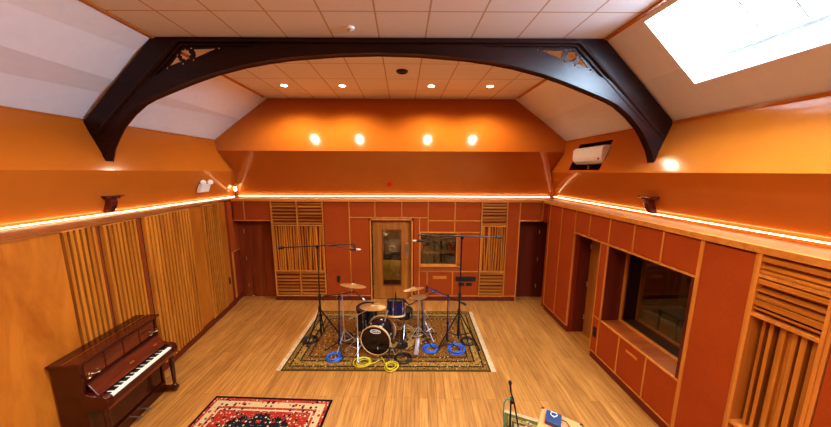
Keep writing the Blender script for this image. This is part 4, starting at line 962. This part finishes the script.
# tall overheads
boom_stand('tall black tripod stand with level boom at left of the rug', (-1.85,4.93,ZR), (-1.83,4.93,1.905), (-2.54,4.90,1.89), (-1.14,4.93,1.965), [(-2.04,4.69,ZR),(-1.88,5.20,ZR),(-1.50,5.06,ZR)], .66, .014)
b = MB(); b.tube([(-1.14,4.93,1.965),(-1.14,4.93,1.86)], .008, 6); tag(b.build('mic_clip', M['black']), 'short drop clip at end of the tall left boom', 'clip')
mic('slim condenser microphone with pale tip hanging level from the tall left boom', (-1.03,4.93,1.855), (-1.22,4.93,1.86), 'condenser', .022)
b = MB(); b.tube([(-1.20,4.93,1.86),(-1.32,4.93,1.86),(-1.48,4.93,1.93),(-1.60,4.93,1.915)], .006, 6); tag(b.build('microphone_cable', M['cab_black']), 'thin black cable sagging under the tall left boom', 'cable')
boom_stand('tall black tripod stand with level boom at right of the rug', (.83,4.80,ZR), (.84,4.78,2.13), (1.54,4.74,2.15), (.05,4.74,2.185), [(.43,4.65,ZR),(.86,5.08,ZR),(1.21,4.62,ZR)], .68, .014)
b = MB(); b.tube([(.05,4.74,2.185),(.05,4.74,2.085)], .008, 6); tag(b.build('mic_clip', M['black']), 'short drop clip at end of the tall right boom', 'clip')
mic('slim condenser microphone with pale tip hanging level from the tall right boom', (-.05,4.74,2.075), (.13,4.74,2.08), 'condenser', .022)
b = MB(); b.tube([(.12,4.74,2.08),(.30,4.74,2.07),(.52,4.74,2.14),(.66,4.74,2.13)], .006, 6); tag(b.build('microphone_cable', M['cab_black']), 'thin black cable sagging under the tall right boom', 'cable')
# short booms
boom_stand('short black boom stand with blue cable at left front of the kit', (-1.40,4.60,ZR), (-1.37,4.60,1.07), (-1.65,4.60,1.08), (-1.07,4.62,1.165), [(-1.66,4.60,ZR),(-1.27,4.36,ZR),(-1.18,4.78,ZR)], .18, .011, cable='cab_blue')
mic('dark microphone with silver head angled down toward the low left cymbal', (-.90,4.58,1.01), (-1.06,4.62,1.15), 'steel', .014)
boom_stand('short black boom stand with blue cable behind hi hat, reaching to the rack tom', (.15,4.96,ZR), (.13,4.94,.90), (.42,4.98,1.04), (-.13,4.88,.77), [(.34,4.66,ZR),(-.05,5.13,ZR),(.38,5.14,ZR)], .16, .011, cable='cab_blue')
mic('small dark microphone aimed down at right edge of the rack tom', (-.20,4.82,.90), (-.12,4.88,.79), 'dark', .014)
boom_stand('short black boom stand with bright blue cable at right of kit', (.61,4.74,ZR), (.61,4.74,1.03), (.95,4.76,.85), (.21,4.72,1.22), [(.40,4.56,ZR),(.84,4.62,ZR),(.64,5.00,ZR)], .16, .011, cable='cab_blue')
mic('upright dark microphone hanging over the hi hat from short right boom', (.215,4.72,1.10), (.215,4.72,1.25), 'dark', .016)
mic('small clip on microphone standing on top of the rack tom', (-.36,4.745,.935), (-.36,4.735,1.10), 'dark', .013)
# round-base stand and low kick stand
t = thing('microphone_stand', 'little black stand with round base behind the right of bass drum', 'microphone stand', (-.24,4.76,ZR))
b = MB(); b.lathe([(0,0),(.11,0),(.11,.012),(.03,.022),(0,.022)], (-.24,4.76,ZR), n=28); b.build('round_base', M['black'], t)
b = MB(); b.tube([(-.24,4.76,ZR+.02),(-.24,4.76,.36)], .010, 8); b.build('column', M['black'], t)
b = MB(); b.tube([(-.24,4.76,.36),(-.26,4.86,.42)], .007, 8); b.build('arm', M['black'], t)
t = thing('microphone_stand', 'low black boom stand on the rug in front of the bass drum', 'microphone stand', (-.45,4.38,ZR))
b = MB(); b.tube([(-.45,4.38,ZR+.03),(-.45,4.38,.24)], .010, 8); b.build('column', M['black'], t)
b = MB(); b.tube([(-.36,4.34,.25),(-.60,4.40,.20)], .008, 8); b.build('boom', M['black'], t)
for a in (.6, 2.7, 4.6):
    b = MB(); b.tube([(-.45,4.38,.08),(-.45+.17*math.cos(a),4.38+.12*math.sin(a),ZR+.010)], .010, 8); b.build('leg', M['black'], t)
mic('dark microphone aimed at the bass drum front head', (-.67,4.42,.19), (-.57,4.39,.205), 'steel', .020)
# near stand, lower right
t = thing('microphone_stand', 'black microphone stand with folded boom at the bottom edge beside orange case', 'microphone stand', (1.21,3.0,0.012))
b = MB(); b.tube([(1.21,3.0,.10),(1.20,3.0,.50)], .011, 10); b.build('column', M['black'], t)
b = MB(); b.tube([(1.30,2.92,.10),(1.235,2.99,.48),(1.195,3.02,.60)], .009, 8); b.build('boom', M['black'], t)
b = MB(); b.cyl((1.205,2.97,.485),(1.225,3.03,.485), .026, 12); b.build('boom_clamp', M['rubber'], t)
for a in (1.2, 3.3, 5.4):
    d = Vector((math.cos(a), math.sin(a), 0)); c0 = Vector((1.21,3.0,0))
    b = MB(); b.tube([c0+Vector((0,0,.12)), c0+d*.24+Vector((0,0,.024))], .011, 8); b.build('leg', M['black'], t)
mic('slim black microphone pointing upward on the stand at bottom edge', (1.185,3.03,.735), (1.20,3.015,.585), 'dark', .014)
b = MB(); b.tube([(1.20,3.01,.50),(1.15,2.99,.515),(1.11,2.98,.47),(1.105,2.97,.35),(1.12,2.96,.18),(1.14,2.95,.05),(1.20,2.90,.02)], .008, 8); tag(b.build('microphone_cable', M['cab_green']), 'green cable drooping beside the stand at bottom edge', 'cable')

# ------------------------------------------------------------------ coiled cables on the rug
def coil(label, x, y, rx, mat, turns=4, z=ZR, tail=None, ry=None):
    ry = ry or rx*.92; pts = []
    n = turns*22; ph = random.uniform(0, 6.28)
    for i in range(n):
        a = 2*PI*i/22+ph; q = 1+.22*math.sin(a*.37+x*5)+.10*math.sin(a*1.3)
        pts.append((x+rx*q*math.cos(a), y+ry*q*math.sin(a), z+.010+.006*(i/22)+.006*math.sin(a*.5)))
    if tail:
        lx, ly, lz = pts[-1]
        pts += [(lx+(tx-lx)*.5, ly+(ty-ly)*.5, z+.010) for tx, ty in tail[:1]] + [(tx, ty, z+.010) for tx, ty in tail]
    b = MB(); b.tube(pts, .0075, 6); tag(b.build('coiled_cable', M[mat]), label, 'cable', 'coiled cables on the golden rug')
coil('bright blue coiled cable at the front left of rug', -1.45,4.40,.115,'cab_blue')
coil('yellow coiled cable in front of the bass drum', -.90,4.27,.125,'cab_yellow', tail=[(-.62,4.34)])
coil('yellow coiled cable at front edge of rug, right of the bass drum', -.40,4.17,.095,'cab_yellow', tail=[(-.55,4.33),(-.60,4.42)])
coil('black coiled cable beside the front yellow coil, right of bass drum', -.22,4.37,.125,'cab_black')
coil('bright blue coiled cable by the hi hat pedal', .30,4.64,.125,'cab_blue')
coil('bright blue coiled cable between the two right stands', .77,4.64,.135,'cab_blue')
coil('black coiled cable at the foot of the tall right stand', 1.03,4.88,.12,'cab_black')
coil('black coiled cable at the foot of the tall left stand', -2.05,4.90,.125,'cab_black')
coil('small black coiled cable behind the short left stand', -1.36,5.04,.09,'cab_black', 3)

# ------------------------------------------------------------------ orange case with blue box
A0 = Vector((1.54,2.90,0)); EU = Vector((.829,-.559,0)).normalized(); EV = Vector((EU.y, -EU.x, 0))
def Q(u, v, z): return A0+EU*u+EV*v+Vector((0,0,z))
def qb(mb, u0,u1,v0,v1,z0,z1): return mb.hexa([Q(u0,v0,z0),Q(u1,v0,z0),Q(u1,v1,z0),Q(u0,v1,z0),Q(u0,v0,z1),Q(u1,v0,z1),Q(u1,v1,z1),Q(u0,v1,z1)])
W_, D_, H_ = .425, .44, .50
oc = thing('amplifier_case', 'orange vinyl covered case with black corner caps at the bottom edge', 'case', Q(W_/2,D_/2,0.012))
b = MB(); qb(b, 0,W_,0,D_,.03,H_); b.build('body', M['amp'], oc, bevel=.012)
for u in (0, W_):
    for v in (0, D_):
        b = MB(); s = .035
        u0, u1 = (-.004, s) if u == 0 else (W_-s, W_+.004); v0, v1 = (-.004, s) if v == 0 else (D_-s, D_+.004)
        qb(b, u0,u1,v0,v1,H_-.03,H_+.004); b.build('corner_cap', M['plastic_dk'], oc, bevel=.012)
        b = MB(); b.cyl(Q(u+(.04 if u == 0 else -.04), v+(.04 if v == 0 else -.04), .012), Q(u+(.04 if u == 0 else -.04), v+(.04 if v == 0 else -.04), .032), .02, 12); b.build('foot', M['rubber'], oc)
b = MB(); qb(b, .04,W_-.04,-.004,.002,.10,H_-.10); b.build('grille_cloth', M['roomtan'], oc)
b = MB(); b.tube([Q(.13,D_/2,H_),Q(.14,D_/2,H_+.014),Q(.28,D_/2,H_+.014),Q(.29,D_/2,H_)], .009, 8)
B0 = Q(.055,.065,H_+.002)
BU = (EU*.99-EV*.05).normalized(); BV = Vector((BU.y,-BU.x,0))
def Q2(u, v, z): return B0+BU*u+BV*v+Vector((0,0,z))
bx = thing('blue_box', 'small dark blue box with a white emblem lying on the orange case', 'box', B0+BU*.09+BV*.08)
b = MB(); b.hexa([Q2(0,0,0),Q2(.165,0,0),Q2(.165,.17,0),Q2(0,.17,0),Q2(.002,.002,.048),Q2(.163,.002,.048),Q2(.163,.168,.048),Q2(.002,.168,.048)]); b.build('body', M['bluebox'], bx, bevel=.006)
em = [(-.030,.030),(.024,.034),(.034,.006),(.0,-.034),(-.034,-.012)]
b = MB(); b.tube([Q2(.085+x, .075-y_, .0765) for x, y_ in em], .004, 6, closed=True); b.tube([Q2(.085-.010,.075-.01,.0495),Q2(.085+.012,.075-.002,.0495)], .004, 6); b.build('emblem', M['silver'], bx)
b = MB(); b.tube([Q2(.165,.05,.03),Q2(.21,.05,.03),Q2(.25,.09,.012),Q2(.29,.16,.010),Q2(.30,.28,.012)], .007, 8); tag(b.build('cable', M['cab_black']), 'black cable running from the blue box across the orange case', 'cable')

# ------------------------------------------------------------------ light
w = bpy.data.worlds.new('sky'); bpy.context.scene.world = w; w.use_nodes = True
bg = w.node_tree.nodes['Background']; bg.inputs[0].default_value = (.82,.91,1,1); bg.inputs[1].default_value = 6.0
def area(name, loc, rot, sx, sy, e, col):
    l = bpy.data.lights.new(name, 'AREA'); l.shape = 'RECTANGLE'; l.size = sx; l.size_y = sy; l.energy = e; l.color = col
    o = bpy.data.objects.new(name, l); C.objects.link(o); o.location = loc; o.rotation_euler = rot; return o
# daylight falling through the roof window
cen = sk((SY0+SY1)/2, (SZ0+SZ1)/2, DP+.15)
o = area('daylight', cen, (0,0,0), 2.6, .85, 560, (.62,.80,1))
o.rotation_euler = N.to_track_quat('Z', 'Y').to_euler()
# added fill lights without fixtures, brightening the rooms behind the glass
for loc, e in (((-.6,6.90,1.3),13),((1.2,8.0,2.3),7)):
    l = bpy.data.lights.new('room_fill', 'POINT'); l.energy = e; l.color = (1,.8,.55); l.shadow_soft_size = .12
    o = bpy.data.objects.new('room_fill', l); C.objects.link(o); o.location = loc
l = bpy.data.lights.new('booth_fill', 'POINT'); l.energy = 16; l.color = (1,.8,.55); l.shadow_soft_size = .15
o = bpy.data.objects.new('booth_fill', l); C.objects.link(o); o.location = (5.4,5.0,2.3)

# ------------------------------------------------------------------ camera
cam = bpy.data.cameras.new('camera'); co = bpy.data.objects.new('camera', cam); C.objects.link(co)
cam.sensor_width = 36; cam.sensor_fit = 'HORIZONTAL'; cam.lens = 271.9/831*36; cam.clip_start = .05
p, rl = .1524, .0042
fw = Vector((0, math.cos(p), -math.sin(p))); rt = Vector((1,0,0)); upv = rt.cross(fw)
r2 = rt*math.cos(rl)+upv*math.sin(rl); u2 = -rt*math.sin(rl)+upv*math.cos(rl)
mm = Matrix(((r2.x,u2.x,-fw.x,0),(r2.y,u2.y,-fw.y,0),(r2.z,u2.z,-fw.z,3.3),(0,0,0,1)))
co.matrix_world = mm
S = bpy.context.scene; S.camera = co
S.view_settings.view_transform = 'Standard'; S.view_settings.look = 'Medium High Contrast'; S.view_settings.exposure = .13
